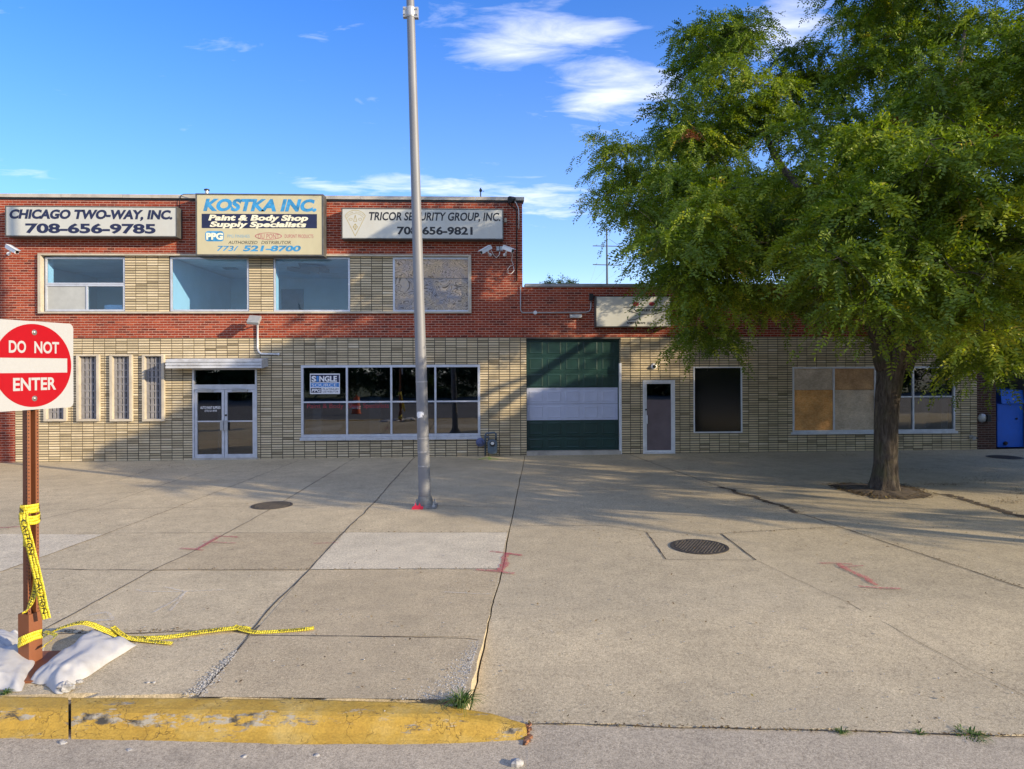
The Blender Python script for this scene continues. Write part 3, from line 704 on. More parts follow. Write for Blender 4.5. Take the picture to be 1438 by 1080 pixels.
for i, v, lo, hi in ((0, 547.5, o2, o1), (1, 548, o1, o3)):
    zz = F(1150, v)[1]
    for a, c, m_, nm in ((z0 + .05, zz - .004, lo, 0), (zz + .004, z1 - .05, hi, 1)):
        g = MB(); g.box(xs[i] + (.026 if i else .002), xs[i+1] - .026, Y + .015 + .006*nm, Y + .04, a, c); g.build('board', m_, wbd)
for i in (2, 3):
    zz = F(1310, 557)[1]
    g = MB(); g.box(xs[i] + .026, xs[i+1] - .026, Y + .0, Y + .06, zz - .02, zz + .02); g.build('window_rail', M_alu, wbd)
    for a, c in ((z0 + .05, zz - .02), (zz + .02, z1 - .05)):
        g = MB(); g.box(xs[i] + .026, xs[i+1] - .026, Y + .03, Y + .036, a + .002, c - .002); g.build('pane', M_glassd, wbd)
mb = MB(); mb.box(x0 - .05, x1 + .06, Y - .05, Y + .02, z0 - .07, z0 - .003); mb.build('window_sill', M_alu, b2, bevel=.004)
mb = MB(); xa = F(1310, 590)[0]; mb.lathe((xa, Y + .7, .55), (.12, 0, 1), [(0, .26), (.5, .27), (1.05, .27), (1.12, .24)], 20); mb.build('grey_roll', plain('grey_roll_cloth', (.36, .38, .40), .8), b2); mb = MB(); mb.box(F(1333, 560)[0], F(1341, 560)[0], Y + .32, Y + .36, z0, z1); mb.build('curtain', M_aluL, b2)
# ================================================================== sign boxes on the upper wall
def sign_box(name, label, R, d, face_mat, rim=.035, cab=M_cab, group=None):
    x0, x1, z0, z1 = R; root = thing(name, label, 'sign', ((x0+x1)/2, Y - d/2, z0), group)
    mb = MB(); mb.box(x0, x1, Y - d + .03, Y - .004, z0, z1); mb.frame(x0, x1, z0, z1, rim, Y - d, Y - d + .028)
    mb.build('cabinet', cab, root, bevel=.004)
    mb = MB(); mb.box(x0 + rim, x1 - rim, Y - d + .008, Y - d + .029, z0 + rim, z1 - rim); mb.build('face', face_mat, root)
    return root
yF = lambda d: Y - d + .006          # plane of the lettering: 2 mm proud of the face
def px_text(mb, s, u0, v0, u1, v1, d, bold=.0, shear=.0, ref=None, dy=0.0):
    a0, a1, b0, b1 = RECT(u0, v0, u1, v1, d); text_into(mb, s, (a0, a1, b0, b1), lambda p, q: (p, yF(d) - dy, q), bold, shear, ref)
def px_poly(mb, pts, d, dy=0.0):
    mb.poly([(F(u, v, d)[0], yF(d) - dy, F(u, v, d)[1]) for u, v in pts])
D1 = .36
s1 = sign_box('shop_sign', 'long white sign lettered in navy with a telephone number, left of the cream sign', RECT(7, 289.5, 248.3, 332.5, D1), D1, M_face, .03, group='signs on the upper wall')
t = TMB(); z = lambda x, y: (x*.1808, 250 + y*.1808)
def zt(mb, s, b, **k): (u0, v0), (u1, v1) = z(b[0], b[1]), z(b[2], b[3]); px_text(mb, s, u0, v0, u1, v1, D1, **k)
zt(t, 'CHICAGO TWO-WAY, INC.', (72, 245, 1338, 320), bold=.05, shear=.18, ref='C')
zt(t, '708-656-9785', (195, 352, 1208, 432), bold=.04, shear=.0)
t.build('lettering', M_navy, s1)
D2 = .40
s2 = sign_box('shop_sign', 'large cream sign with blue lettering and a navy band, above the entrance', RECT(274.4, 272, 454.3, 359.5, D2), D2, M_faceK, .045, group='signs on the upper wall')
K = lambda x, y: (260 + x/6.848, 260 + y/6.848)
def kt(mb, s, b, **k): (u0, v0), (u1, v1) = K(b[0], b[1]), K(b[2], b[3]); px_text(mb, s, u0, v0, u1, v1, D2, **k)
t = TMB(); kt(t, 'KOSTKA INC.', (172, 133, 1262, 252), bold=.05, shear=.22, ref='KT'); kt(t, '773/', (305, 584, 512, 634), bold=.015, shear=.2, ref='7'); kt(t, '521-8700', (555, 580, 1112, 638), bold=.04, shear=.15); t.build('lettering', M_sky, s2)
t = TMB(); px_poly(t, [K(158, 275), K(1267, 278), K(1267, 415), K(158, 413)][::-1], D2); t.build('navy_band', M_navy, s2)
t = TMB(); kt(t, 'Paint & Body Shop', (222, 286, 1182, 342), bold=.045, shear=.18, dy=.003, ref='P'); kt(t, 'Supply Specialists', (235, 350, 1165, 404), bold=.045, shear=.18, dy=.003, ref='S'); t.build('lettering', M_cream, s2)
t = TMB()
def rrect(x0, y0, x1, y1, r, fn, n=5):
    o = []
    for cx, cy, a in ((x1-r, y0+r, -90), (x1-r, y1-r, 0), (x0+r, y1-r, 90), (x0+r, y0+r, 180)):
        for k in range(n+1): q = math.radians(a + 90*k/n); o.append(fn(cx + r*math.cos(q), cy + r*math.sin(q)))
    return o
px_poly(t, rrect(192, 442, 370, 540, 26, K), D2); t.build('emblem', M_sky, s2)
t = TMB(); kt(t, 'PPG', (202, 458, 364, 526), bold=.05, dy=.003); t.build('emblem_letters', M_cream, s2)
t = TMB(); kt(t, 'PPG FINISHES', (405, 476, 620, 505), bold=.0); t.build('lettering', plain('pale_blue_vinyl', (.20, .38, .50), .5), s2)
t = TMB(); kt(t, 'DUPONT PRODUCTS', (957, 474, 1232, 508), bold=.0)
ring = [(800 + 130*math.cos(2*math.pi*k/40), 490 + 34*math.sin(2*math.pi*k/40)) for k in range(40)]; ri = [(800 + 120*math.cos(2*math.pi*k/40), 490 + 29*math.sin(2*math.pi*k/40)) for k in range(40)]
for k in range(40): j = (k+1) % 40; px_poly(t, [K(*ring[k]), K(*ring[j]), K(*ri[j]), K(*ri[k])], D2)
kt(t, 'DU PONT', (700, 468, 905, 514), bold=.0); t.build('lettering', plain('faded_red_vinyl', (.42, .12, .13), .5), s2)
t = TMB(); kt(t, 'AUTHORIZED', (413, 536, 695, 566), shear=.2); kt(t, 'DISTRIBUTOR', (732, 536, 1015, 566), shear=.2); t.build('lettering', M_blackv, s2)
D3 = .34
s3 = sign_box('shop_sign', 'long white sign with black lettering and a gold wedge emblem, behind the light pole', RECT(479.5, 292.5, 707, 336, D3), D3, M_face, .03, group='signs on the upper wall')
T = lambda x, y: (470 + x/5.136, 250 + y/5.136)
def tt(mb, s, b, **k): (u0, v0), (u1, v1) = T(b[0], b[1]), T(b[2], b[3]); px_text(mb, s, u0, v0, u1, v1, D3, **k)
t = TMB(); tt(t, 'TRICOR SECURITY GROUP, INC.', (247, 247, 1195, 308), bold=.025, shear=.17, ref='C'); tt(t, '708-656-9821', (450, 350, 995, 410), bold=.035); t.build('lettering', M_blackv, s3)
t = TMB()
def stroke(pts, w, fn, d):
    for a, b in zip(pts[:-1], pts[1:]):
        dx, dy = b[0]-a[0], b[1]-a[1]; l = math.hypot(dx, dy) or 1; nx, ny = -dy/l*w/2, dx/l*w/2
        px_poly(t, [fn(a[0]+nx, a[1]+ny), fn(b[0]+nx, b[1]+ny), fn(b[0]-nx, b[1]-ny), fn(a[0]-nx, a[1]-ny)], d)
arc = [(148 + 80*math.sin(math.radians(q)), 300 - 68*math.cos(math.radians(q))) for q in range(-66, 67, 6)]
arc2 = [(148 + 66*math.sin(math.radians(q)), 312 - 55*math.cos(math.radians(q))) for q in range(-66, 67, 6)]
stroke(arc, 4, T, D3); stroke(arc2, 3, T, D3); stroke([arc[0], (148, 418), arc[-1]], 4, T, D3)
stroke([(148, 268), (136, 312), (160, 312), (148, 268)], 4, T, D3); stroke([(148, 330), (132, 352), (148, 374), (164, 352), (148, 330)], 5, T, D3); stroke([(148, 330), (148, 374)], 3, T, D3); stroke([(132, 352), (164, 352)], 3, T, D3)
for cx in (115, 184): stroke([(cx + 13*math.cos(q*.628), 297 + 8*math.sin(q*.628)) for q in range(11)], 3, T, D3)
t.build('emblem', M_gold, s3)
t = TMB()
for k, ch in enumerate('TRICOR SECURITY'):
    if ch == ' ': continue
    q = math.radians(-52 + 104*k/14); cx, cy = 148 + 73*math.sin(q), 306 - 61*math.cos(q)
    V, Fs = text_geo(ch, .0); h = 9.0; w_ = max(p[0] for p in V)
    t.add([(lambda uv: (F(*uv, D3)[0], yF(D3), F(*uv, D3)[1]))(T(cx + ((x-w_/2)*math.cos(q) + y*math.sin(q) - .35*math.sin(q))*h*1.4, cy + ((x-w_/2)*math.sin(q) - y*math.cos(q) + .35)*h*1.4)) for x, y in V], Fs)
t.build('emblem_letters', M_gold, s3)
D4 = .30
s4 = sign_box('shop_sign', 'white wireless shop sign half hidden by the tree, over the low building', RECT(836.8, 415.8, 942.5, 459, D4), D4, M_face, .02)
V4 = lambda x, y: (820 + x/8.99, 400 + y/8.99)
def vt(mb, s, b, **k): (u0, v0), (u1, v1) = V4(b[0], b[1]), V4(b[2], b[3]); px_text(mb, s, u0, v0, u1, v1, D4, **k)
t = TMB(); vt(t, 'verizon', (540, 462, 775, 494), bold=.035, shear=.12); vt(t, 'wireless', (800, 464, 972, 494), bold=.0, shear=.1); vt(t, 'WIRELESS', (632, 305, 960, 336), bold=.03, shear=.1)
stroke([(565, 325), (640, 352), (700, 370), (740, 372)], 9, V4, D4); stroke([(740, 372), (860, 372), (940, 355), (1020, 335)], 9, V4, D4); stroke([(545, 425), (565, 448), (650, 436), (700, 412), (712, 380)], 7, V4, D4); stroke([(500, 287), (1000, 287)], 7, V4, D4)
t.build('lettering', M_blackv, s4)
t = MB(); px_poly(t, [V4(655 + 40*math.cos(k*.5236), 242 + 30*math.sin(k*.5236)) for k in range(12)], D4); t.build('emblem', M_redv, s4); t = MB(); px_poly(t, [V4(860 + 40*math.cos(k*.5236), 242 + 26*math.sin(k*.5236)) for k in range(12)], D4); t.build('emblem', M_redv, s4)
# poster in the shop window
R = RECT(435, 524.7, 477, 553.3); x0, x1, z0, z1 = R
ps = thing('window_poster', 'blue and white poster reading SINGLE SOURCE inside the shop window', 'poster', ((x0+x1)/2, Y + .04, z0))
mb = MB(); mb.box(x0, x1, Y + .020, Y + .0255, z0, z1); mb.build('board', M_whitev, ps)
W = lambda x, y: (420 + x/5.326, 505 + y/5.326)
def pbox(mb, b, y): (u0, v0), (u1, v1) = W(b[0], b[1]), W(b[2], b[3]); r = RECT(u0, v0, u1, v1); mb.poly([(r[0], y, r[2]), (r[1], y, r[2]), (r[1], y, r[3]), (r[0], y, r[3])])
def ptext(mb, s, b, y, **k): (u0, v0), (u1, v1) = W(b[0], b[1]), W(b[2], b[3]); text_into(mb, s, RECT(u0, v0, u1, v1), lambda p, q: (p, y, q), **k)
t = TMB(); pbox(t, (86, 113, 298, 170), Y + .0175); pbox(t, (86, 213, 166, 248), Y + .0175); t.build('dark_field', M_navy, ps)
t = TMB(); pbox(t, (86, 175, 298, 206), Y + .0175); ptext(t, '1', (129, 122, 146, 166), Y + .0145, bold=.03); t.build('blue_field', M_bluev, ps)
t = TMB(); ptext(t, 'S', (92, 122, 127, 166), Y + .0145, bold=.04); ptext(t, 'NGLE', (150, 122, 282, 166), Y + .0145, bold=.04); ptext(t, 'SOURCE', (94, 180, 280, 202), Y + .0145, bold=.0); ptext(t, 'PPG', (92, 219, 162, 244), Y + .0145, bold=.03, shear=.15); t.build('lettering', M_whitev, ps)
t = TMB(); ptext(t, 'PLATINUM', (176, 214, 293, 229), Y + .0145, bold=.0); ptext(t, 'DISTRIBUTOR', (176, 234, 293, 247), Y + .0145, bold=.0); t.build('small_lettering', M_navy, ps)

# ================================================================== fixtures on the walls
def wallpt(u, v, d=0.0): x, z_ = F(u, v, d); return Vector((x, Y - d, z_))
def sec_camera(label, u0, v0, u1, v1, d0, d1, mount, group):
    """bullet camera from the back end (u0,v0) to the lens end (u1,v1), d = distance from the wall"""
    A, B = wallpt(u0, v0, d0), wallpt(u1, v1, d1); m_ = wallpt(*mount)
    root = thing('security_camera', label, 'security camera', m_, group)
    ax = (B - A); l = ax.length; ax.normalize(); side = ax.cross(Vector((0, 0, 1))).normalized(); up = side.cross(ax)
    mb = MB(); c = (A + B)/2
    mb.obox(c, ax*l/2, side*.055, up*.05); mb.obox(c + up*.062 + ax*.035, ax*(l/2 + .02), side*.066, up*.008)
    mb.build('housing', M_cam, root, bevel=.012)
    mb = MB(); mb.cyl(B - ax*.01, B + ax*.006, .042, 16); mb.build('lens', plain('lens_glass', (.01, .01, .012), .1), root)
    mb = MB(); j = A.lerp(B, .4) - up*.06; mb.tube([j + up*.012, j - up*.05, (j + m_)/2 - Vector((0, 0, .06)), m_ + Vector((0, -.03, 0))], .02, 8); mb.cyl(m_ + Vector((0, -.035, 0)), m_, .05, 14); mb.build('bracket', M_cam, root)
    return root
gC = 'bullet cameras on the upper wall'
sec_camera('white bullet camera on the red brick wall above the DO NOT ENTER sign', 10, 346, 24, 354, .42, .60, (13, 356.5), gC)
sec_camera('white bullet camera tilted left, left one of the pair near the brick corner', 689, 347, 676, 354.5, .42, .62, (688, 358), gC)
sec_camera('white bullet camera tilted right, right one of the pair near the brick corner', 707, 347.5, 720, 352.5, .42, .62, (709, 358), gC)
mb = MB(); p = wallpt(697, 349.5); mb.box(p.x, p.x + .085, Y - .06, Y, p.z - .06, p.z + .07); mb.box(p.x + .10, p.x + .185, Y - .06, Y, p.z - .06, p.z + .07)
jb = mb.build('junction_box', M_grey, None, bevel=.006); tag(jb, 'twin grey junction box between the two white corner cameras', 'electrical box')
def cable(name, pts, r, mat, label, cat='cable', smooth_n=0):
    mb = MB(); P = [wallpt(*p) for p in pts]
    mb.tube(P, r, 7); o = mb.build(name, mat, None, True); return tag(o, label, cat)
cable('camera_cable', [(690, 352, .3), (693, 358, .1), (697, 362, .03), (701, 358, .05), (702, 353, .07)], .012, M_cam, 'white cable looping between the corner cameras and their box')
cable('dangling_cable', [(718, 353, .45), (719.5, 358, .1), (718.5, 366, .05), (721, 372, .04), (716, 374, .05), (713, 378, .04), (713.5, 384, .04), (718, 384.5, .04), (722, 380, .04), (721, 374, .04)], .010, M_cam, 'loose white cable dangling in loops below the right corner camera')
# flood light with its conduit
p0 = wallpt(361.5, 455, .12); root = thing('flood_light', 'small square flood light on a white pipe above the entrance awning', 'light', wallpt(362, 490))
mb = MB(); mb.tube([wallpt(361.5, 453.5, .30), wallpt(361.7, 456, .05), wallpt(361.8, 489, .04), wallpt(363.5, 494, .04), wallpt(366.5, 496.7, .04), wallpt(391, 497.5, .04)], .025, 10); mb.cyl(wallpt(390, 497.5, .04), wallpt(392.5, 497.5, .04), .035); mb.build('conduit', M_aluL, root, True)
c = wallpt(357, 449.5, .45); mb = MB(); mb.obox(c, (.16, 0, -.01), (0, .13, .10), (0, -.028, .036)); mb.build('lamp_housing', M_grey, root, bevel=.01)
mb = MB(); mb.obox(c + Vector((.0, .032, -.042)), (.13, 0, -.008), (0, .10, .077), (0, -.004, .006)); mb.build('lamp_lens', plain('lamp_lens', (.16, .22, .18), .25), root)
# wall pack light and dome camera
p = wallpt(808, 443.5); root = thing('wall_light', 'small pale wedge shaped wall light above the green garage door', 'light', p)
mb = MB(); mb.prism([(p.x - .17, Y, p.z - .05), (p.x - .17, Y - .13, p.z - .05), (p.x - .17, Y - .10, p.z + .02), (p.x - .17, Y, p.z + .055)], (.34, 0, 0)); mb.build('lamp_housing', M_grey, root, bevel=.006)
mb = MB(); mb.box(p.x - .15, p.x + .15, Y - .115, Y - .01, p.z - .062, p.z - .0515); mb.build('lamp_lens', M_aluL, root)
p = wallpt(918, 514.5); root = thing('dome_camera', 'round white dome camera above the purple side door', 'security camera', p)
mb = MB(); mb.lathe(p, (0, -1, 0), [(0, .085), (.03, .085), (.05, .07), (.06, .055)], 22); mb.build('housing', M_cam, root, True)
mb = MB(); mb.lathe(p + Vector((0, -.061, -.005)), (0, -1, -.15), [(0, .052), (.02, .048), (.04, .03), (.048, .005)], 18); mb.build('dome', plain('smoked_dome', (.012, .012, .015), .08), root, True)
# conduit along the low wall
root = thing('conduit', 'thin grey electrical conduit with a round box running along the low brick wall', 'conduit', wallpt(751, 439))
mb = MB(); mb.tube([wallpt(731, 402, .03), wallpt(731, 435, .03), wallpt(732.5, 438.3, .03), wallpt(735, 439.2, .03), wallpt(748, 439.3, .03), wallpt(823, 438.6, .03), wallpt(828, 437, .03), wallpt(829.8, 433, .03), wallpt(830, 421, .03)], .015, 8); mb.build('pipe', M_grey, root, True)
mb = MB(); p = wallpt(751.5, 439.2); mb.lathe(p, (0, -1, 0), [(0, .055), (.05, .055), (.055, .05)], 16); mb.build('round_box', M_aluL, root)
mb = MB(); p = wallpt(830, 417); mb.box(p.x - .06, p.x + .05, Y - .09, Y, p.z - .10, p.z + .09); mb.cyl(p + Vector((.05, -.05, .02)), p + Vector((.22, -.05, -.02)), .022); mb.build('box', M_wire, root, bevel=.006)
# corner wiring and spot light on the coping
cable('corner_cable', [(714, 283, .03), (714.6, 286, .04), (719, 290, .04), (724.5, 293, .03), (725.5, 297, .03), (725.6, 395, .03)], .016, M_wire, 'dark cable running down the right corner of the tall brick wall')
cable('white_corner_pipe', [(722, 281, .10), (725, 286, .06), (728, 292, .04), (728.6, 299, .03), (728.6, 322, .03)], .013, M_cam, 'thin white pipe curving down from the corner spotlight')
p = wallpt(720, 279.5, .14); root = thing('corner_spotlight', 'dark hooded spotlight perched on the coping at the tall wall corner', 'light', p)
mb = MB(); mb.lathe(p, (-.7, -.6, -.25), [(-.10, .03), (-.05, .06), (.08, .085), (.12, .09)], 16); mb.build('lamp_hood', M_wire, root); mb = MB(); mb.tube([p, p + Vector((.07, .06, -.05)), p + Vector((.09, .13, -.06))], .018); mb.build('bracket', M_grey, root)
p = AT(675, 277, Y + .25); root = thing('roof_antenna', 'short dark antenna stub standing on the coping behind the light pole sign', 'antenna', p)
mb = MB(); mb.cyl(p, p + Vector((0, 0, .27)), .016, 8); mb.build('mast', M_wire, root); mb = MB(); mb.lathe(p + Vector((0, 0, .15)), (0, 0, 1), [(0, .02), (.02, .04), (.07, .04), (.09, .018)], 10); mb.cyl(p + Vector((0, -.0, .19)), p + Vector((.1, 0, .17)), .008, 6); mb.build('insulator', M_wire, root)
p = AT(290.5, 276, Y + .6); root = thing('vent_pipe', 'small galvanised vent pipe rising behind the cream sign', 'vent', p)
mb = MB(); mb.cyl(p + Vector((0, 0, -.6)), p + Vector((0, 0, .17)), .05, 14); mb.build('pipe', M_grey, root); mb = MB(); mb.lathe(p + Vector((0, 0, .17)), (0, 0, 1), [(0, .052), (.0, .075), (.035, .075), (.05, .04)], 14); mb.build('cap', M_wire, root)
root = thing('sign_wiring', 'thin dark wire and switch box between the white and cream signs', 'cable', wallpt(253, 306))
mb = MB(); mb.tube([wallpt(251, 300, .06), wallpt(252.5, 280, .05), wallpt(254, 274.5, .1), wallpt(258, 272.8, .12), wallpt(275, 272.6, .2)], .010, 7); mb.build('wire', M_wire, root, True); mb = MB(); p = wallpt(253.5, 306); mb.box(p.x - .03, p.x + .04, Y - .06, Y, p.z - .07, p.z + .07); mb.build('switch_box', M_cam, root, bevel=.004)
mb = MB(); p = wallpt(709, 309.5); mb.box(p.x - .02, p.x + .05, Y - .06, Y, p.z - .06, p.z + .06); tag(mb.build('switch_box', M_stone, None, bevel=.004), 'small pale box beside the right end of the black lettered sign', 'electrical box')
# gas meter
M_gas = plain('gas_meter_paint', (.10, .135, .17), .5, .2, .2, 9, .3, (.05, .05, .05))
x0, x1, z0, z1 = RECT(684.5, 617, 698.5, 637.5, .22); gz = GRADE*x0
root = thing('gas_meter', 'blue grey gas meter with pipes on the wall between shop window and garage door', 'gas meter', ((x0+x1)/2, Y - .2, gz))
mb = MB(); n = 10; prof = []
for k in range(n+1): q = math.pi*k/n; prof.append(((x0+x1)/2 + (x1-x0)/2*math.cos(q), z1 - .10 + .10*math.sin(q)))
for k in range(n+1): q = math.pi + math.pi*k/n; prof.append(((x0+x1)/2 + (x1-x0)/2*math.cos(q)*.94, z0 + .07 + .07*math.sin(q)))
mb.prism([(a, Y - .30, b) for a, b in prof], (0, .20, 0)); mb.build('body', M_gas, root, bevel=.02)
mb = MB(); c = Vector(((x0+x1)/2, Y - .302, z1 - .12)); mb.lathe(c, (0, -1, 0), [(0, .075), (.015, .075), (.018, .068)], 18); mb.build('bezel', M_wire, root)
mb = MB(); mb.poly([(c.x + .05*math.cos(k*.45), c.y - .0195, c.z + .02 + .042*math.sin(k*.45)) for k in range(14)]); mb.build('dial', M_cam, root)
P = lambda u, v, d: wallpt(u, v, d)
mb = MB(); mb.tube([P(696.5, 618, .18), P(696.5, 609.5, .18), P(694.5, 607.5, .18), P(683, 608.5, .18), P(681.5, 611, .18), P(681.5, 640.0, .14)], .028, 10); mb.tube([P(686.5, 618, .18), P(686, 613, .18), P(681, 614.5, .18)], .026, 10); mb.tube([P(682, 621, .18), P(674, 621, .18)], .03, 10); mb.build('pipework', M_gas, root, True)
mb = MB(); mb.lathe(P(674.5, 621, .20), (0, -1, 0), [(-.05, .10), (0, .125), (.02, .125), (.05, .07), (.09, .05)], 18); mb.build('regulator', plain('regulator_paint', (.09, .11, .22), .5, .2), root)
# alarm bell and hose tap at the far end of the low wall
p = wallpt(1378.5, 587, -.03); root = thing('alarm_bell', 'round grey alarm bell on the dark brown brick at the far wall end', 'alarm bell', p)
mb = MB(); mb.lathe(p, (0, -1, 0), [(0, .13), (.03, .13), (.05, .12), (.08, .08), (.09, .03)], 22); mb.build('gong', M_grey, root, True); mb = MB(); mb.box(p.x + .10, p.x + .20, Y - .08, Y + .03, p.z - .10, p.z + .09); mb.build('backbox', M_wire, root, bevel=.006)
p = wallpt(1363.5, 613.5); root = thing('pipe_outlet', 'small capped metal pipe outlet low on the tan brick near the wall end', 'pipe', p)
mb = MB(); mb.lathe(p, (0, -1, -.2), [(0, .07), (.02, .07), (.021, .045), (.12, .045), (.121, .055), (.15, .055)], 14); mb.build('outlet', M_grey, root); mb = MB(); mb.cyl(p + Vector((.05, -.1, -.02)), p + Vector((.13, -.1, -.03)), .03, 12); mb.build('side_cap', M_wire, root)

# ================================================================== street furniture
# lamp pole: tapered, a little out of plumb, on a cast base
Bp = G(597, 712); yb = Bp.y; P1 = AT(575, -40, yb); P0 = Vector((Bp.x, yb, Bp.z + .02))
root = thing('light_pole', 'tall tapered grey steel light pole leaning slightly, standing in the middle of the pavement', 'light pole', Bp)
dirp = (P1 - P0); zt_ = 11.0; dirp = dirp*( zt_/dirp.z)
M_pole = plain('pole_paint', (.215, .216, .222), .55, .15, .12, 1.5, .3, (.25, .24, .22), stretch=(3, 3, .5))
mb = MB(); nn = 40; mb.tube([P0 + dirp*(k/nn) for k in range(nn+1)], [.112 - .049*(k/nn) for k in range(nn+1)], 28, jit=.0); mb.build('pole', M_pole, root, True)
mb = MB()
mb.lathe(P0 + Vector((0, 0, -.015)), dirp, [(0, .165), (.03, .165), (.04, .15), (.12, .14), (.20, .117)], 28)
mb.box(P0.x - .20, P0.x + .22, yb - .20, yb + .20, P0.z - .03, P0.z + .012); mb.build('base', plain('cast_base', (.20, .20, .19), .7, .3, .35, 9, .5, (.35, .3, .22)), root, bevel=.006)
for k in range(4):
    q = math.pi/4 + k*math.pi/2; c = P0 + Vector((.235*math.cos(q)*.72, .235*math.sin(q)*.72, .0)); c = P0 + Vector((math.copysign(.165, math.cos(q)), math.copysign(.165, math.sin(q)), .012))
    mb = MB(); mb.lathe(c, (0, 0, 1), [(0, .028), (.035, .028), (.036, .016), (.075, .016)], 6); mb.build('anchor_bolt', M_grey, root)
mb = MB()
pa = [(-.225, -.207, -.02), (-.02, -.207, -.02), (-.015, -.207, .03), (-.06, -.207, .035), (-.08, -.207, .10), (-.10, -.207, .045), (-.14, -.207, .05), (-.15, -.207, .11), (-.17, -.207, .05), (-.21, -.207, .02)]
mb.prism([P0 + Vector(a) for a in pa], (0, .012, 0)); mb.box(P0.x - .215, P0.x - .03, yb - .206, yb - .10, P0.z + .012, P0.z + .018); mb.build('red_paint_patch', plain('red_spray_paint', (.62, .02, .06), .6), root)
tz = (P(0, 0, 0)); kz = (AT(576, 18, yb).z - P0.z)/dirp.z
c = P0 + dirp*kz; mb = MB(); mb.lathe(c - dirp.normalized()*.09, dirp, [(0, .080), (.02, .085), (.16, .085), (.18, .080)], 24); mb.box(c.x - .135, c.x - .07, yb - .04, yb + .05, c.z - .09, c.z + .09); mb.box(c.x + .07, c.x + .14, yb - .04, yb + .05, c.z - .10, c.z + .09)
for sx in (-.11, .11): mb.cyl(c + Vector((sx, -.08, .05)), c + Vector((sx, .08, .05)), .014, 8); mb.cyl(c + Vector((sx, -.08, -.05)), c + Vector((sx, .08, -.05)), .014, 8)
mb.build('clamp_band', plain('clamp_metal', (.45, .45, .44), .5, .5), root)
mb = MB()
for v, hh in ((581, 1.6), (487, .5), (654, .6)):
    kz = (AT(596, v, yb).z - P0.z)/dirp.z; c = P0 + dirp*kz; r_ = .112 - .049*kz + .003
    for k in range(6):
        q0, q1 = math.radians(-150 + 13*k), math.radians(-150 + 13*(k+1)); h0 = .05*hh if k not in (0, 5) else .03*hh
        mb.quad(c + Vector((r_*math.cos(q0), r_*math.sin(q0), -h0 + .008*k)), c + Vector((r_*math.cos(q1), r_*math.sin(q1), -h0 + .004*k)), c + Vector((r_*math.cos(q1), r_*math.sin(q1), h0*.6)), c + Vector((r_*math.cos(q0), r_*math.sin(q0), h0*.5)))
    break
mb.build('torn_sticker', M_whitev, root)
# taped bands where posters were torn off
mb = MB()
for v in (536, 615, 634, 654):
    kz = (AT(596, v, yb).z - P0.z)/dirp.z; c = P0 + dirp*kz; r_ = .112 - .049*kz + .0025; d_ = dirp.normalized()
    mb.lathe(c, d_, [(-.012, r_ - .001), (-.010, r_), (.010, r_), (.012, r_ - .001)], 28)
mb.build('tape_remnant', plain('old_tape', (.30, .30, .30), .6, 0, .4, 20), root)

# DO NOT ENTER sign on a channel post
C = Vector(AT(48, 513, 5.9)); 
def camto(xr, dep, z_): return Vector((xr*cth + dep*sth, -xr*sth + dep*cth, z_))
C = camto(-4.124, 5.9, EYE + (HOR - 512.5)/FOC*5.9 + .012)
rdir = camto(.27, .963, 0).normalized(); nrm = Vector((rdir.y, -rdir.x, 0)); upv = Vector((0, 0, 1))
SP = lambda a, b, o=0.0: C + rdir*a + upv*b + nrm*o
pb = G(45, 936); post_c = C - nrm*.055; gb = GRADE*post_c.x
root = thing('do_not_enter_sign', 'red and white DO NOT ENTER sign on a brown channel post at the kerb', 'road sign', (post_c.x, post_c.y, gb))
HS = .381
mb = MB(); out = []
r = .045
for cx_, cy_, a in ((HS-r, -HS+r, -90), (HS-r, HS-r, 0), (-HS+r, HS-r, 90), (-HS+r, -HS+r, 180)):
    for k in range(6): q = math.radians(a + 18*k); out.append(SP(cx_ + r*math.cos(q), cy_ + r*math.sin(q), 0))
mb.prism(out, -nrm*.004)
M_refl = plain('reflective_white', (.42, .42, .41), .35, 0, .03, 60)
panel = mb.build('panel', M_refl, root)
mb = MB(); R_ = .358; nseg = 72
ringp = [(R_*math.cos(2*math.pi*k/nseg), R_*math.sin(2*math.pi*k/nseg)) for k in range(nseg)]
bw, bh = .318, .064
# red disc as an upper and a lower segment plus the two ends beside the white bar
up_ = [(x, y) for x, y in ringp if y > bh]; lo_ = [(x, y) for x, y in ringp if y < -bh]
xe = math.sqrt(R_**2 - bh**2)
mb.poly([SP(x, y, .0015) for x, y in [(xe, bh)] + sorted(up_, key=lambda p: math.atan2(p[1], p[0])) + [(-xe, bh)]])
mb.poly([SP(x, y, .0015) for x, y in [(-xe, -bh)] + sorted(lo_, key=lambda p: math.atan2(p[1], p[0])) + [(xe, -bh)]])
for s in (1, -1):
    e = [(xe, bh)] + [(R_*math.cos(q), R_*math.sin(q)) for q in (.12, .06, 0, -.06, -.12)] + [(xe, -bh), (bw, -bh), (bw, bh)]
    mb.poly([SP(x*s, y, .0015) for x, y in (e if s > 0 else e[::-1])])
mb.build('red_disc', plain('reflective_red', (.36, .003, .009), .35, 0, .04, 30), panel)
t = TMB(); LP = lambda a, b: SP(a, b, .003)
text_into(t, 'DO', (-.225, -.075, .105, .210), LP, .028); text_into(t, 'NOT', (.0, .235, .105, .210), LP, .028); text_into(t, 'ENTER', (-.19, .205, -.215, -.105), LP, .028); t.build('lettering', M_refl, panel)
for b_ in (.285, -.285):
    mb = MB(); mb.lathe(SP(0, b_, .001), nrm, [(0, .024), (.004, .024), (.005, .014), (.016, .013), (.018, .008)], 16); mb.build('bolt', plain('zinc_bolt', (.45, .42, .40), .35, .8), panel)
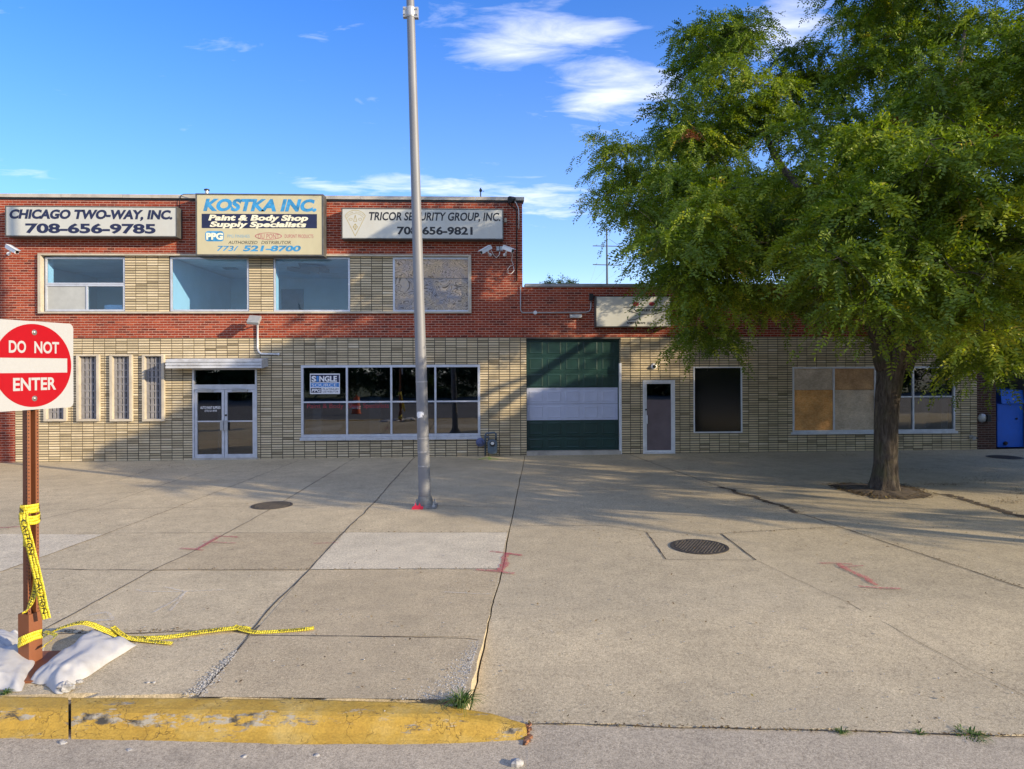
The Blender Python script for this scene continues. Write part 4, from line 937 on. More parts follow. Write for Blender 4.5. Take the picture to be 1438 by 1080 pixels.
M_rust = plain('brown_post_steel', (.24, .085, .035), .6, .1, .2, 4, .35, (.16, .06, .03), stretch=(1, 1, .3))
# channel section: web behind, two flanges and lips, with punched holes
mb = MB(); zb0, zb1 = gb + .01, C.z + .36
def col_box(a0, a1, o0, o1, z0_, z1_, m_):
    c0 = post_c + rdir*((a0+a1)/2) + nrm*((o0+o1)/2); m_.obox((c0.x, c0.y, (z0_+z1_)/2), rdir*(a1-a0)/2, nrm*(o1-o0)/2, upv*(z1_-z0_)/2)
col_box(-.022, .022, -.045, -.040, zb0, zb1, mb)
for s in (-1, 1):
    a, b_ = (.022, .027) if s > 0 else (-.027, -.022); col_box(a, b_, -.045, .040, zb0, zb1, mb)
    a, b_ = (.027, .052) if s > 0 else (-.052, -.027); col_box(a, b_, .035, .040, zb0, zb1, mb)
post = mb.build('post', M_rust, root)
mb = MB(); zz = zb0 + .3
while zz < zb1 - .03:
    for s in (-1, 1):
        c0 = post_c + rdir*(.040*s) + nrm*.0405; mb.lathe((c0.x, c0.y, zz), nrm, [(0, .0055), (.0006, .0055)], 10)
        c1 = post_c + rdir*(.0272*s); mb.lathe((c1.x, c1.y, zz), rdir*s, [(0, .0055), (.0006, .0055)], 10)
    zz += .0305
mb.build('punched_holes', M_blackv, post)
mb = MB(); c0 = post_c
for s in (-1, 1): col_box(.058*s - .004, .058*s + .004, -.06, .06, gb + .02, gb + .44, mb)
col_box(-.054, .054, .052, .060, gb + .02, gb + .44, mb); col_box(-.054, .054, -.060, -.052, gb + .02, gb + .44, mb)
mb.build('socket', M_rust, root)
mb = MB(); mb.obox((c0.x + .05, c0.y - .1, gb + .010), (.36, 0, 0), (0, .30, 0), (0, 0, .010)); mb.build('base_plate', M_rust, root)
mb = MB(); cc = post_c + rdir*.034; mb.lathe((cc.x, cc.y, gb + .62), rdir, [(0, .014), (.012, .014), (.013, .007), (.03, .007)], 6); mb.build('bolt', M_grey, root)
# ================================================================== ground
M_conc = concrete_mat('pavement_concrete', (.555, .46, .30))
M_concA = concrete_mat('apron_concrete', (.515, .43, .285), .12, True, .25)
M_concP = concrete_mat('pale_concrete', (.64, .56, .41), .10, True, .15, 1.0)
M_concD = concrete_mat('worn_concrete', (.505, .41, .262), .14, True, .4)
M_gut = concrete_mat('gutter_concrete', (.47, .40, .295), .14, True, .45)
M_asph = concrete_mat('asphalt', (.17, .165, .155), .2, False, .3)
M_joint = plain('joint_dirt', (.055, .045, .035), .95, 0, .4, 20)
M_soil = plain('soil', (.095, .070, .045), .95, 0, .5, 14, .4, (.14, .10, .05), .6, 40)
def gz(x, y=99.0, apron=False):
    z = GRADE*x
    if apron:
        t = min(1, max(0, (7.2 - y)/(7.2 - 5.15))); z -= .125*t*t*(3-2*t)
    return z
def GA(u, v):
    """ground under a photo point right of the cracked joint, where the apron ramps down to the gutter"""
    dz = -.02
    for _ in range(14):
        p = G(u, v, dz); dz = dz*.4 + .6*(gz(p.x, p.y, True) - GRADE*p.x)
    p = G(u, v, dz); p.z = gz(p.x, p.y, True); return p
mb = MB(); mb.quad((-900, -400, -.75), (900, -400, -.75), (900, 1500, -.75), (-900, 1500, -.75)); kind(mb.build('ground', plain('earth', (.13, .12, .08), .95, 0, .3, .05)), 'structure')
Yg = 5.16
mb = MB()
mb.poly([(-60, -22, GRADE*-60 - .155), (60, -22, GRADE*60 - .155), (60, 3.0, GRADE*60 - .155), (-60, 3.0, GRADE*-60 - .155)]); kind(mb.build('road', M_asph), 'structure')
mb = MB(); n = 24
GJ = [GA(u, v) for u, v in ((737, 1016), (860, 1020.6), (1010, 1023.5), (1173, 1027.5), (1300, 1031), (1440, 1035.5), (1700, 1045), (2600, 1078))]
def yj(x):
    if x <= GJ[0].x: return GJ[0].y
    for a, b in zip(GJ[:-1], GJ[1:]):
        if x <= b.x: return a.y + (b.y-a.y)*(x-a.x)/(b.x-a.x)
    return GJ[-1].y
gx_ = [-60, -20, -8, -4, -2, -1, -.4, GJ[0].x - .02] + [p.x for p in GJ] + [60]
for xa, xb in zip(gx_[:-1], gx_[1:]):
    ya, yb_ = (yj(xa) if xa >= GJ[0].x else Yg + .03), (yj(xb) if xb >= GJ[0].x else Yg + .03)
    mb.quad((xa, 3.0, GRADE*xa - .152), (xb, 3.0, GRADE*xb - .152), (xb, yb_, GRADE*xb - .124), (xa, ya, GRADE*xa - .124))
kind(mb.build('gutter', M_gut), 'structure')
# crack between the pavement and the driveway apron (photo polyline)
CR = [(737, 640), (729, 680), (722, 715), (715, 745), (709, 785), (702, 815), (691, 850), (686, 870), (680, 900), (672, 930), (664, 958), (655, 984), (650, 992)]
crk = [G(*p) for p in CR]
def crack_x(y):
    pts = crk[::-1]
    if y <= pts[0].y: return pts[0].x
    for a, b in zip(pts[:-1], pts[1:]):
        if y <= b.y: t = (y - a.y)/(b.y - a.y); return a.x + (b.x - a.x)*t
    return pts[-1].x
kb = [G(u, v) for u, v in ((-700, 968), (-300, 974), (0, 978), (300, 981), (480, 983.5), (620, 988))]
ys = sorted(set([4.0 + .04*k for k in range(30)] + [Yg + .02 + .18*k for k in range(13)] + [p.y for p in crk] + [5.2 + .04*k for k in range(9)] + [7.4 + .8*k for k in range(15)] + [Y - .0]))
ys = [y for y in ys if y <= Y + .001]
jx = {y: (noise.noise(Vector((y*3.1, 0, 0)))*.02 + noise.noise(Vector((y*9, 4, 0)))*.012) for y in ys}
mb = MB()
def ykb(x):
    if x <= kb[0].x: return kb[0].y
    for a, b in zip(kb[:-1], kb[1:]):
        if x <= b.x: return a.y + (b.y-a.y)*(x-a.x)/(b.x-a.x)
    return kb[-1].y
for y0, y1 in zip(ys[:-1], ys[1:]):
    if y1 < 5.17: continue
    x0, x1 = crack_x(y0) + jx[y0] - .007, crack_x(y1) + jx[y1] - .007
    cols = [-60, -20, -12, -7, -5, -4, -3, -2, -1.2, None]
    lowz = lambda x, y: gz(x) - (.26 if y < ykb(x) - .01 else 0)
    for a, b in zip(cols[:-1], cols[1:]):
        xa0 = a; xb0 = x0 if b is None else b; xb1 = x1 if b is None else b
        mb.quad((xa0, y0, lowz(xa0, y0)), (xb0, y0, lowz(xb0, y0)), (xb1, y1, lowz(xb1, y1)), (xa0, y1, lowz(xa0, y1)))
    mb.quad((x0, y0, gz(x0)), (x0, y0, gz(x0) - .2), (x1, y1, gz(x1) - .2), (x1, y1, gz(x1)))
kind(mb.build('pavement', M_conc), 'structure')
mb = MB()
for y0, y1 in zip(ys[:-1], ys[1:]):
    x0, x1 = crack_x(y0) + jx[y0]*.75 + .009, crack_x(y1) + jx[y1]*.75 + .009
    cols = ([None, .5, 1] if y1 < 7 else [None]) + [1.6, 2, 2.6, 3.2, 4, 5, 6, 8, 11, 14, 20, 60]
    az = lambda x, y: gz(x, y, True) - (.12 if y < yj(x) - .045 else 0)
    for a, b in zip(cols[:-1], cols[1:]):
        xa0, xa1 = (x0, x1) if a is None else (a, a)
        mb.quad((xa0, y0, az(xa0, y0)), (b, y0, az(b, y0)), (b, y1, az(b, y1)), (xa1, y1, az(xa1, y1)))
    if y0 > 5.1: mb.quad((x0, y0, gz(x0, y0, True) - .2), (x0, y0, gz(x0, y0, True)), (x1, y1, gz(x1, y1, True)), (x1, y1, gz(x1, y1, True) - .2))
kind(mb.build('driveway_apron', M_concA), 'structure')
mb = MB(); mb.quad((-60, 5.2, GRADE*-60 - .30), (60, 5.2, GRADE*60 - .30), (60, Y, GRADE*60 - .20), (-60, Y, GRADE*-60 - .20)); kind(mb.build('joint_bed', M_joint), 'structure')
# slabs of another pour
def sheet(name, pts, mat, dz=.004, fn=G):
    mb = MB(); P_ = [fn(*p) for p in pts]; mb.poly([(p.x, p.y, p.z + dz) for p in P_]); return kind(mb.build(name, mat), 'structure')
sheet('pavement_slab', [(434, 800), (701, 800), (713, 748), (484, 748)], M_concP)
sheet('pavement_slab', [(-120, 842), (2, 803), (146, 751), (-60, 750)], M_concP)
sheet('pavement_slab', [(279, 979), (652, 983), (662, 955), (676, 905), (679, 897), (352, 893)], M_concD)
sheet('pavement_slab', [(354, 892), (680, 895), (688, 855), (700, 801), (433, 801)], M_concD)
sheet('pavement_slab', [(212, 801), (431, 801), (478, 749), (330, 749)], M_concD)
# tooled and cracked joints
joint_mb = MB()
def joint(pts, w, fn=G, jit=.4, dz=.006, mb=None, sub=.12):
    mb = mb or joint_mb; P_ = [fn(*p) for p in pts]; Q = []
    for a, b in zip(P_[:-1], P_[1:]):
        n = max(1, int((b-a).length/sub))
        for k in range(n): Q.append(a.lerp(b, k/n))
    Q.append(P_[-1]); L_, R_2 = [], []
    for i, q in enumerate(Q):
        t = Q[min(i+1, len(Q)-1)] - Q[max(i-1, 0)]; s = Vector((-t.y, t.x, 0)).normalized()
        o = noise.noise(Vector((q.x*2.3, q.y*2.3, 1)))*w*jit*2.0 + noise.noise(Vector((q.x*11, q.y*11, 3)))*w*jit
        ww = w*(.55 + .75*abs(noise.noise(Vector((q.x*6, q.y*6, 8)))) + rnd.uniform(-.12, .12))
        L_.append(q + s*(o + ww/2) + Vector((0, 0, dz))); R_2.append(q + s*(o - ww/2) + Vector((0, 0, dz)))
    for i in range(len(Q)-1): mb.quad(R_2[i], R_2[i+1], L_[i+1], L_[i])
J = joint
J([(582, 642), (518, 714), (478, 752), (435, 800), (370, 864), (330, 920), (277, 979)], .020)
J([(497, 644), (405, 700), (375, 718), (267, 777), (213, 802), (110, 859), (40, 896)], .016)
J([(419, 647), (294, 695), (167, 743), (146, 751), (2, 803), (-80, 832)], .014)
J([(310, 655), (240, 677), (143, 710), (50, 731), (-60, 760)], .012); J([(230, 653), (165, 675), (70, 690)], .012); J([(160, 651), (100, 666), (20, 676)], .012)
J([(110, 749), (300, 748.5), (484, 748), (713, 748)], .010); J([(20, 799), (210, 801), (434, 800), (701, 799)], .016, jit=.8); J([(0, 718), (200, 714), (400, 710), (560, 709), (718, 713)], .009)
J([(-60, 893), (60, 890), (150, 890), (200, 891), (260, 887), (355, 886), (365, 878)], .018, jit=1.2); J([(352, 893), (500, 894), (655, 897), (672, 899)], .014)
J([(0, 699), (195, 692)], .010); J([(10, 684), (240, 677), (420, 678)], .010)
J([(885, 639), (940, 659), (1016, 685)], .022, GA); J([(1120, 720), (1208, 750), (1320, 787), (1440, 827)], .022, GA); J([(727, 690), (860, 687.5), (1016, 685.5)], .014, GA)
J([(720, 739), (850, 738), (908, 747)], .010, GA); J([(908, 748), (935, 786)], .022, GA); J([(1013, 750), (1062, 787)], .028, GA); J([(908, 748), (1015, 749.5)], .009, GA); J([(935, 786), (1062, 787)], .009, GA)
J([(1015, 749.5), (1100, 744), (1150, 741), (1180, 742)], .010, GA, 1.0); J([(1030, 686.5), (1100, 683), (1165, 680)], .016, GA); J([(1310, 692), (1370, 708), (1440, 728)], .03, GA)
J([(1065, 788), (1117, 814), (1190, 847), (1274, 893), (1342, 931), (1440, 978)], .007, GA, 2.2)
J([(737, 1016), (860, 1020.6), (1010, 1023.5), (1173, 1027.5), (1300, 1031), (1440, 1035.5), (1700, 1045)], .016, GA, .8)
GU = lambda u, v: G(u, v, -.147)
J([(1178, 1029), (1205, 1053), (1238, 1082)], .022, GU); J([(98, 1050), (85, 1064), (40, 1084)], .012, GU, 1.4)
J([(1100, 664), (1200, 660), (1330, 657)], .012, GA); J([(1090, 641), (1180, 660), (1300, 688)], .012, GA); J([(1290, 640), (1438, 668)], .012, GA); J([(980, 640), (1060, 660)], .010, GA)
kind(joint_mb.build('pavement_joints', M_joint), 'structure')
# soil-filled gap and the tree pit
sm = MB(); joint([(1012, 684), (1050, 696), (1090, 708.5), (1124, 721)], .13, GA, .5, .007, sm, .06); joint([(1322, 694), (1370, 707), (1440, 726), (1500, 745)], .20, GA, .6, .007, sm, .06)
kind(sm.build('soil_strip', M_soil), 'structure')
Tb = G(1243, 690); TREE = Vector((Tb.x, Tb.y, Tb.z))
pit = [(1180, 678), (1165, 682), (1185, 689), (1202, 695), (1232, 701), (1275, 702), (1312, 695), (1290, 687), (1262, 681)]
pm = MB(); pp = [G(*p) for p in pit]; c = sum(pp, Vector())/len(pp); ringn = []
Q = []
for a, b in zip(pp, pp[1:] + pp[:1]):
    for k in range(6): q = a.lerp(b, k/6); Q.append(q + (q-c).normalized()*(noise.noise(q*3.0)*.20 + noise.noise(q*9.0)*.12))
for k in range(len(Q)):
    a, b = Q[k], Q[(k+1) % len(Q)]; m1, m2 = a.lerp(c, .45), b.lerp(c, .45)
    za = Vector((0, 0, .008)); zb_ = Vector((0, 0, .05 + .02*noise.noise(a*4))); zc_ = Vector((0, 0, .05 + .02*noise.noise(b*4)))
    pm.quad(a + za, b + za, m2 + zc_, m1 + zb_); pm.poly([m1 + zb_, m2 + zc_, c + Vector((0, 0, .07))])
kind(pm.build('tree_pit', M_soil, None, True), 'structure')

# kerb: profile swept along the measured back and front edges
back = [(-900, 966), (-300, 975), (0, 978), (40, 979.5), (96, 980.5), None, (100, 980.5), (200, 981), (300, 981.5), (480, 984), (620, 989), (690, 1003), (737, 1017)]
front = [(-900, 1046), (-300, 1049), (0, 1050), (40, 1050), (96, 1050.5), None, (100, 1050.5), (200, 1052), (300, 1055), (480, 1057.5), (620, 1056), (690, 1053), (742, 1047)]
prof = [(0, 0, .004), (.10, 0, .016), (.30, 0, .017), (.44, .3, .014), (.52, 1, .002), (.57, 1, -.022), (.62, .6, -.058), (.67, .2, -.088), (.78, 0, -.116), (.90, 0, -.138), (1.0, 0, -.150)]
def kerb_build(rng):
    mb = MB(); rows = []
    P_ = []
    for i in rng:
        bq, fq = back[i], front[i]; drop = 0.0
        if bq[0] >= 600: drop = -.078*min(1, max(0, (bq[0]-600)/137))
        P_.append((G(bq[0], bq[1], drop), G(fq[0], fq[1], -.15), drop))
    dense = []
    for (b0, f0, d0), (b1, f1, d1) in zip(P_[:-1], P_[1:]):
        n = max(1, int((b1-b0).length/.05))
        for k in range(n): t = k/n; dense.append((b0.lerp(b1, t), f0.lerp(f1, t), d0 + (d1-d0)*t))
    dense.append(P_[-1])
    for b, f_, d in dense:
        row = []
        for t, _, h in prof:
            q = b.lerp(f_, t); base = GRADE*q.x
            hh = h if d == 0 else (d + (h)*( (.152 + d)/.152))
            wob = noise.noise(Vector((q.x*2.5, t*3, 0)))*.006 + noise.noise(Vector((q.x*11, t*9, 5)))*.005
            row.append(Vector((q.x, q.y, base + max(hh, -.152) + wob*(0 if t in (1.0,) else 1))))
        row = [row[0] + Vector((0, 0, -.22))] + row + [row[-1] + Vector((0, 0, -.1))]
        rows.append(row)
    m = len(rows[0])
    for r0, r1 in zip(rows[:-1], rows[1:]):
        for k in range(m-1): mb.quad(r0[k+1], r1[k+1], r1[k], r0[k], prof[min(max(k-1, 0), len(prof)-1)][1])
    mb.poly(rows[0], 0); mb.poly(rows[-1][::-1], 0)
    return mb
M_kerb = kerb_paint()
k1 = kerb_build(range(0, 5)); k2 = kerb_build(range(6, 13))
n0 = len(k1.v); k1.v += k2.v; k1.f += [tuple(i + n0 for i in f) for f in k2.f]; k1.t += k2.t; kind(k1.build('kerb', M_kerb, None, True, tone=True), 'structure')
kb_ = MB(); 
for k in range(16):
    q = G(740 + rnd.uniform(-4, 6), 1018 + k*1.9, -.13); s = rnd.uniform(.006, .017)
    kb_.obox(q + Vector((0, 0, .01)), (s, rnd.uniform(-.01, .01), .004), (rnd.uniform(-.01, .01), s*.8, 0), (0, 0, s*.7))
kind(kb_.build('kerb_rubble', plain('rusty_rubble', (.26, .12, .06), .9, 0, .5, 20)), 'stuff')

# spray paint marks and chalk
M_pink = bpy.data.materials.new('pink_spray'); M_pink.use_nodes = True
def spray_mat(m, c, dens):
    nt = m.node_tree; N = nt.nodes; L = nt.links; B = N['Principled BSDF']; B.inputs['Base Color'].default_value = rgba(c); B.inputs['Roughness'].default_value = .85
    n = noise_tex(N, L, pos(N), 38.0, 6, .75); L.new(ramp(N, L, n, [(.36, (0, 0, 0)), (.66, (dens, dens, dens))]), B.inputs['Alpha'])
spray_mat(M_pink, (.50, .10, .12), 1.0)
M_chalk = bpy.data.materials.new('chalk'); M_chalk.use_nodes = True; spray_mat(M_chalk, (.62, .60, .56), .55)
M_lime = bpy.data.materials.new('lime_spray'); M_lime.use_nodes = True; spray_mat(M_lime, (.42, .62, .10), 1.0)
M_paleg = bpy.data.materials.new('pale_green_spray'); M_paleg.use_nodes = True; spray_mat(M_paleg, (.40, .55, .40), .7)
def mark(name, strokes, mat, fn=G):
    mb = MB()
    for k, (w, pts) in enumerate(strokes): joint(pts, w, fn, .25, .009 + .003*k, mb, .06)
    return kind(mb.build(name, mat), 'structure')
mark('paint_mark', [(.075, [(688, 775.5), (712, 778), (733, 781)]), (.13, [(712, 778), (708, 790), (704, 804)]), (.085, [(669, 801), (700, 804), (722, 807)])], M_pink, GA)
mark('paint_mark', [(.06, [(300, 753.5), (318, 754), (334, 755)]), (.10, [(306, 755), (290, 765), (274, 772)]), (.07, [(253, 771.5), (285, 774)]), (.04, [(285, 762), (332, 764)])], M_pink)
mark('paint_mark', [(.06, [(1152, 792), (1175, 791.5), (1196, 792.5)]), (.11, [(1178, 793), (1200, 804), (1232, 823)]), (.07, [(1205, 823.5), (1235, 827), (1266, 828.5)]), (.04, [(1180, 797), (1212, 796)])], M_pink, GA)
mark('paint_mark', [(.06, [(-40, 745), (0, 742), (28, 740)]), (.04, [(440, 764), (475, 763)])], M_pink)
mark('chalk_mark', [(.035, [(190, 829), (200, 832), (250, 832), (315, 829)]), (.04, [(262, 832), (245, 845), (215, 862)]), (.035, [(230, 826), (262, 832), (240, 860)]), (.05, [(125, 866), (150, 862), (160, 872), (135, 873)]), (.03, [(623, 834), (690, 837)])], M_chalk)
mark('paint_mark', [(.16, [(672, 645.5), (684, 643), (700, 645)]), (.07, [(660, 645), (690, 646), (712, 645)]), (.10, [(688, 641.5), (687, 646.5)])], M_lime)
mark('paint_mark', [(.05, [(640, 645.5), (735, 644)]), (.05, [(745, 643.5), (872, 640)]), (.06, [(905, 640), (1000, 637.5)]), (.06, [(1110, 636), (1230, 635)])], M_paleg)

# manhole covers
M_iron = plain('cast_iron', (.085, .075, .065), .6, .5, .35, 18, .5, (.20, .15, .10))
def manhole(label, cuv, ruv, fn, studs=True):
    c = fn(*cuv); r = (fn(cuv[0] + ruv, cuv[1]) - c).length
    root = thing('manhole_cover', label, 'manhole cover', c)
    mb = MB(); n = 48
    mb.lathe(c + Vector((0, 0, .004)), (0, 0, 1), [(0, r), (.006, r), (.007, r*.90), (.002, r*.885)], n); mb.build('rim', M_iron, root)
    mb = MB(); mb.lathe(c + Vector((0, 0, .004)), (0, 0, 1), [(0, r*.87), (.003, r*.87)], n); lid = mb.build('lid', plain('dark_iron', (.075, .064, .052), .75, .4, .3, 14), root)
    mb = MB(); s = r/8.5
    for i in range(-9, 10):
        for k in range(-9, 10):
            x, y = (i + .5*(k % 2))*s, k*s*.87
            if math.hypot(x, y) < r*.83: mb.lathe(c + Vector((x, y, .007)), (0, 0, 1), [(0, s*.36), (.010, s*.28)], 6)
    mb.build('studs', M_iron, lid); return root
manhole('dark iron manhole cover with studs set in a square of concrete on the driveway', (982, 768), 40.5, GA)
manhole('worn dark manhole cover on the pavement left of the light pole', (382, 710), 27.5, G)
manhole('dark manhole cover on the pavement before the blue dumpster', (1411, 642.3), 23, GA)

# ------------------------------------------------------------------ loose stuff on the ground
M_gravel = plain('gravel', (.34, .33, .31), .9, 0, .5, 30)
def chips(mb, c, s):
    pts = [Vector((rnd.uniform(-1, 1), rnd.uniform(-1, 1), rnd.uniform(-.5, .8))).normalized()*s*rnd.uniform(.7, 1.2) for _ in range(6)]
    a, b, d, e = Vector((s*rnd.uniform(.7, 1.2), 0, 0)), Vector((0, s*rnd.uniform(.6, 1), 0)), Vector((-s*rnd.uniform(.7, 1.2), s*.2, 0)), Vector((s*.1, -s*rnd.uniform(.6, 1), 0))
    q = rnd.uniform(0, 6.28); Rm = Matrix.Rotation(q, 3, 'Z'); t = Vector((rnd.uniform(-.3, .3)*s, rnd.uniform(-.3, .3)*s, s*rnd.uniform(.5, .9)))
    V = [c + Rm @ v for v in (a, b, d, e)] + [c + Rm @ t] + [c + Rm @ (t*.9 + Vector((s*.35, s*.2, -s*.1)))]
    mb.add(V, [(0, 1, 5), (1, 2, 4), (1, 4, 5), (2, 3, 4), (3, 0, 5), (3, 5, 4)])
mb = MB()
for k in range(520):
    t = rnd.random(); u = 332 - 60*t + rnd.gauss(0, 2 + 7*t); v = 915 + 62*t + rnd.gauss(0, 1)
    chips(mb, G(u, v) + Vector((0, 0, .004)), rnd.uniform(.004, .011))
for k in range(950):
    t = rnd.random()**.7; v = 900 + 84*t; uc = 678 - 26*((v-900)/84)
    u = uc - 4 - abs(rnd.gauss(0, 8 + 34*t*t)); chips(mb, G(u, v) + Vector((0, 0, .004)), rnd.uniform(.003, .009))
for k in range(260): chips(mb, GU(rnd.uniform(-20, 760), 1060 + abs(rnd.gauss(0, 9))) + Vector((0, 0, .003)), rnd.uniform(.003, .009))
for k in range(300): u, v = rnd.uniform(-50, 1450), rnd.uniform(700, 1015); chips(mb, (G if u < 690 else GA)(u, v) + Vector((0, 0, .009)), rnd.uniform(.004, .012))
o = kind(mb.build('gravel', M_gravel), 'stuff')
gS = 'stones lying in the gutter'
for (u, v, s, lb, fn) in ((88, 1047.5, .034, 'pale grey stone in the gutter under the kerb joint', GU), (182, 1057, .026, 'pale stone in the gutter below the white sandbag tip', GU), (343, 1066, .026, 'pale stone beside its dark shadow in the gutter, mid kerb', GU), (445, 1064, .026, 'pale stone in the gutter, nearest the long scuffed stretch of kerb', GU), (444, 1066, .0, '', GU), (725, 1077, .05, 'largest pale stone at the bottom edge below the kerb end', GU), (112, 959.5, .028, 'pale pebble on the pavement behind the kerb beside the sandbag', G), (208, 959.5, .014, 'small white pebble on the pavement, left of its twin behind the kerb', G), (217, 959.3, .014, 'small white pebble on the pavement, right of its twin behind the kerb', G)):
    if not s: continue
    c = fn(u, v) + Vector((0, 0, s*.45)); mb = MB(); V = []
    bm_r = random.Random(int(u))
    n1, n2 = 6, 8
    for i in range(n1+1):
        for k in range(n2):
            a, b = math.pi*i/n1, 2*math.pi*k/n2; d = Vector((math.sin(a)*math.cos(b), math.sin(a)*math.sin(b)*.8, math.cos(a)*.6)); V.append(c + d*s*(1 + .45*noise.noise(d*1.7 + Vector((u, v, 0)))))
    Fs = [(i*n2+k, i*n2+(k+1) % n2, (i+1)*n2+(k+1) % n2, (i+1)*n2+k) for i in range(n1) for k in range(n2)]
    mb.add(V, Fs); tag(mb.build('stone', M_gravel, None, loc=c), lb, 'stone', gS if fn is GU else None)
# litter of fallen leaves
M_litter = brick_mat('leaf_litter', [(0, (.05, .03, .015)), (.5, (.14, .085, .03)), (.8, (.25, .17, .05)), (1, (.33, .26, .08))], soot=.1, grain=30)
mb = MB()
def flake(p, s):
    q = rnd.uniform(0, 6.28); a = Vector((math.cos(q), math.sin(q), rnd.uniform(-.35, .35)))*s; b = Vector((-math.sin(q), math.cos(q), rnd.uniform(-.4, .4)))*s*rnd.uniform(.3, .6); z_ = Vector((0, 0, s*.4 + .012))
    mb.quad(p + z_ - a, p + z_ - b*.9 + a*.1, p + z_ + a, p + z_ + b, min(1, max(0, rnd.gauss(.45, .3))))
for k in range(2600):
    q = rnd.choice(Q); t = math.sqrt(rnd.random())*1.12; p = c_pit = sum(pp, Vector())/len(pp); p = p.lerp(q, t); flake(p + Vector((0, 0, .045*(1-min(1, t)))), rnd.uniform(.010, .026))
for pts, n, w in (([(1012, 684), (1124, 721)], 420, .05), ([(1322, 694), (1500, 745)], 520, .09), ([(737, 1017), (1440, 1036)], 200, .012), ([(885, 639), (1016, 685)], 110, .02), ([(1120, 720), (1440, 827)], 150, .02), ([(560, 672), (440, 795)], 60, .02), ([(484, 748), (713, 748)], 60, .02), ([(210, 800), (701, 800)], 110, .02), ([(60, 889), (365, 886)], 200, .025), ([(1015, 749), (1180, 742)], 90, .02)):
    a, b = GA(*pts[0]), GA(*pts[1])
    for k in range(n): flake(a.lerp(b, rnd.random()) + Vector((rnd.gauss(0, w), rnd.gauss(0, w), 0)), rnd.uniform(.007, .018))
for cu, cv, n, ru, rv in ((1330, 681, 260, 45, 3), (1420, 705, 160, 30, 5), (1290, 660, 60, 30, 3), (1380, 672, 120, 40, 6), (1430, 690, 160, 20, 8), (1195, 640, 50, 20, 2), (250, 655, 60, 40, 2)):
    for k in range(n): flake(GA(cu + rnd.gauss(0, ru*.5), cv + rnd.gauss(0, rv*.5)), rnd.uniform(.008, .022))
for k in range(520):
    u = rnd.uniform(-20, 1460); v = 645 + 380*rnd.random()**1.2; flake((G if u < 690 else GA)(u, v), rnd.uniform(.006, .020))
for k in range(500):
    u = rnd.uniform(800, 1460); v = 640 + 130*rnd.random(); flake(GA(u, v), rnd.uniform(.008, .020))
kind(mb.build('leaf_litter', M_litter, tone=True), 'stuff')
# weeds
M_grass = leaf_mat('grass_blades', [(0, (.03, .075, .015)), (.6, (.07, .14, .03)), (1, (.20, .22, .07))], .3)
def tuft(c, n, h, spread, label):
    mb = MB()
    for k in range(n):
        a = rnd.uniform(0, 6.28); l = h*rnd.uniform(.5, 1.15); w = rnd.uniform(.0025, .005); d = Vector((math.cos(a), math.sin(a), 0)); s = Vector((-d.y, d.x, 0))*w; p = c + d*rnd.uniform(0, spread*.4); lean = rnd.uniform(.4, 1.5); t = rnd.random()
        p1 = p + d*l*.25*lean + Vector((0, 0, l*.45)); p2 = p + d*l*.6*lean + Vector((0, 0, l*(.75 - .25*lean))); p3 = p + d*l*.95*lean + Vector((0, 0, max(.01, l*(.8 - .5*lean))))
        mb.quad(p - s, p + s, p1 + s, p1 - s, t); mb.quad(p1 - s, p1 + s, p2 + s*.7, p2 - s*.7, t); mb.quad(p2 - s*.7, p2 + s*.7, p3 + s*.1, p3 - s*.1, t)
    return tag(mb.build('grass_tuft', M_grass, None, tone=True, loc=c), label, 'weed')
tuft(G(648, 990), 120, .14, .16, 'green grass tuft growing from the crack at the back of the yellow kerb')
tuft(GA(1182, 1028.5), 40, .05, .07, 'small weed at the junction of two gutter joints')
tuft(GA(1362, 1031.5), 90, .045, .26, 'low clump of weeds in the gutter joint near the right edge')
tuft(GA(1290, 1030), 30, .035, .10, 'tiny weed in the gutter joint left of the larger clump')
tuft(G(7, 974), 40, .05, .08, 'small weed at the back of the kerb under the sandbags')
N_CLUMP, N_FROND = 800, 98
OFF_TREES = [(33.0, 11.5, 4.0, .80, "farther street tree beyond the right edge of the photo"), (26.5, 9.5, 1.9, .78, "nearer street tree beyond the right edge of the photo")]
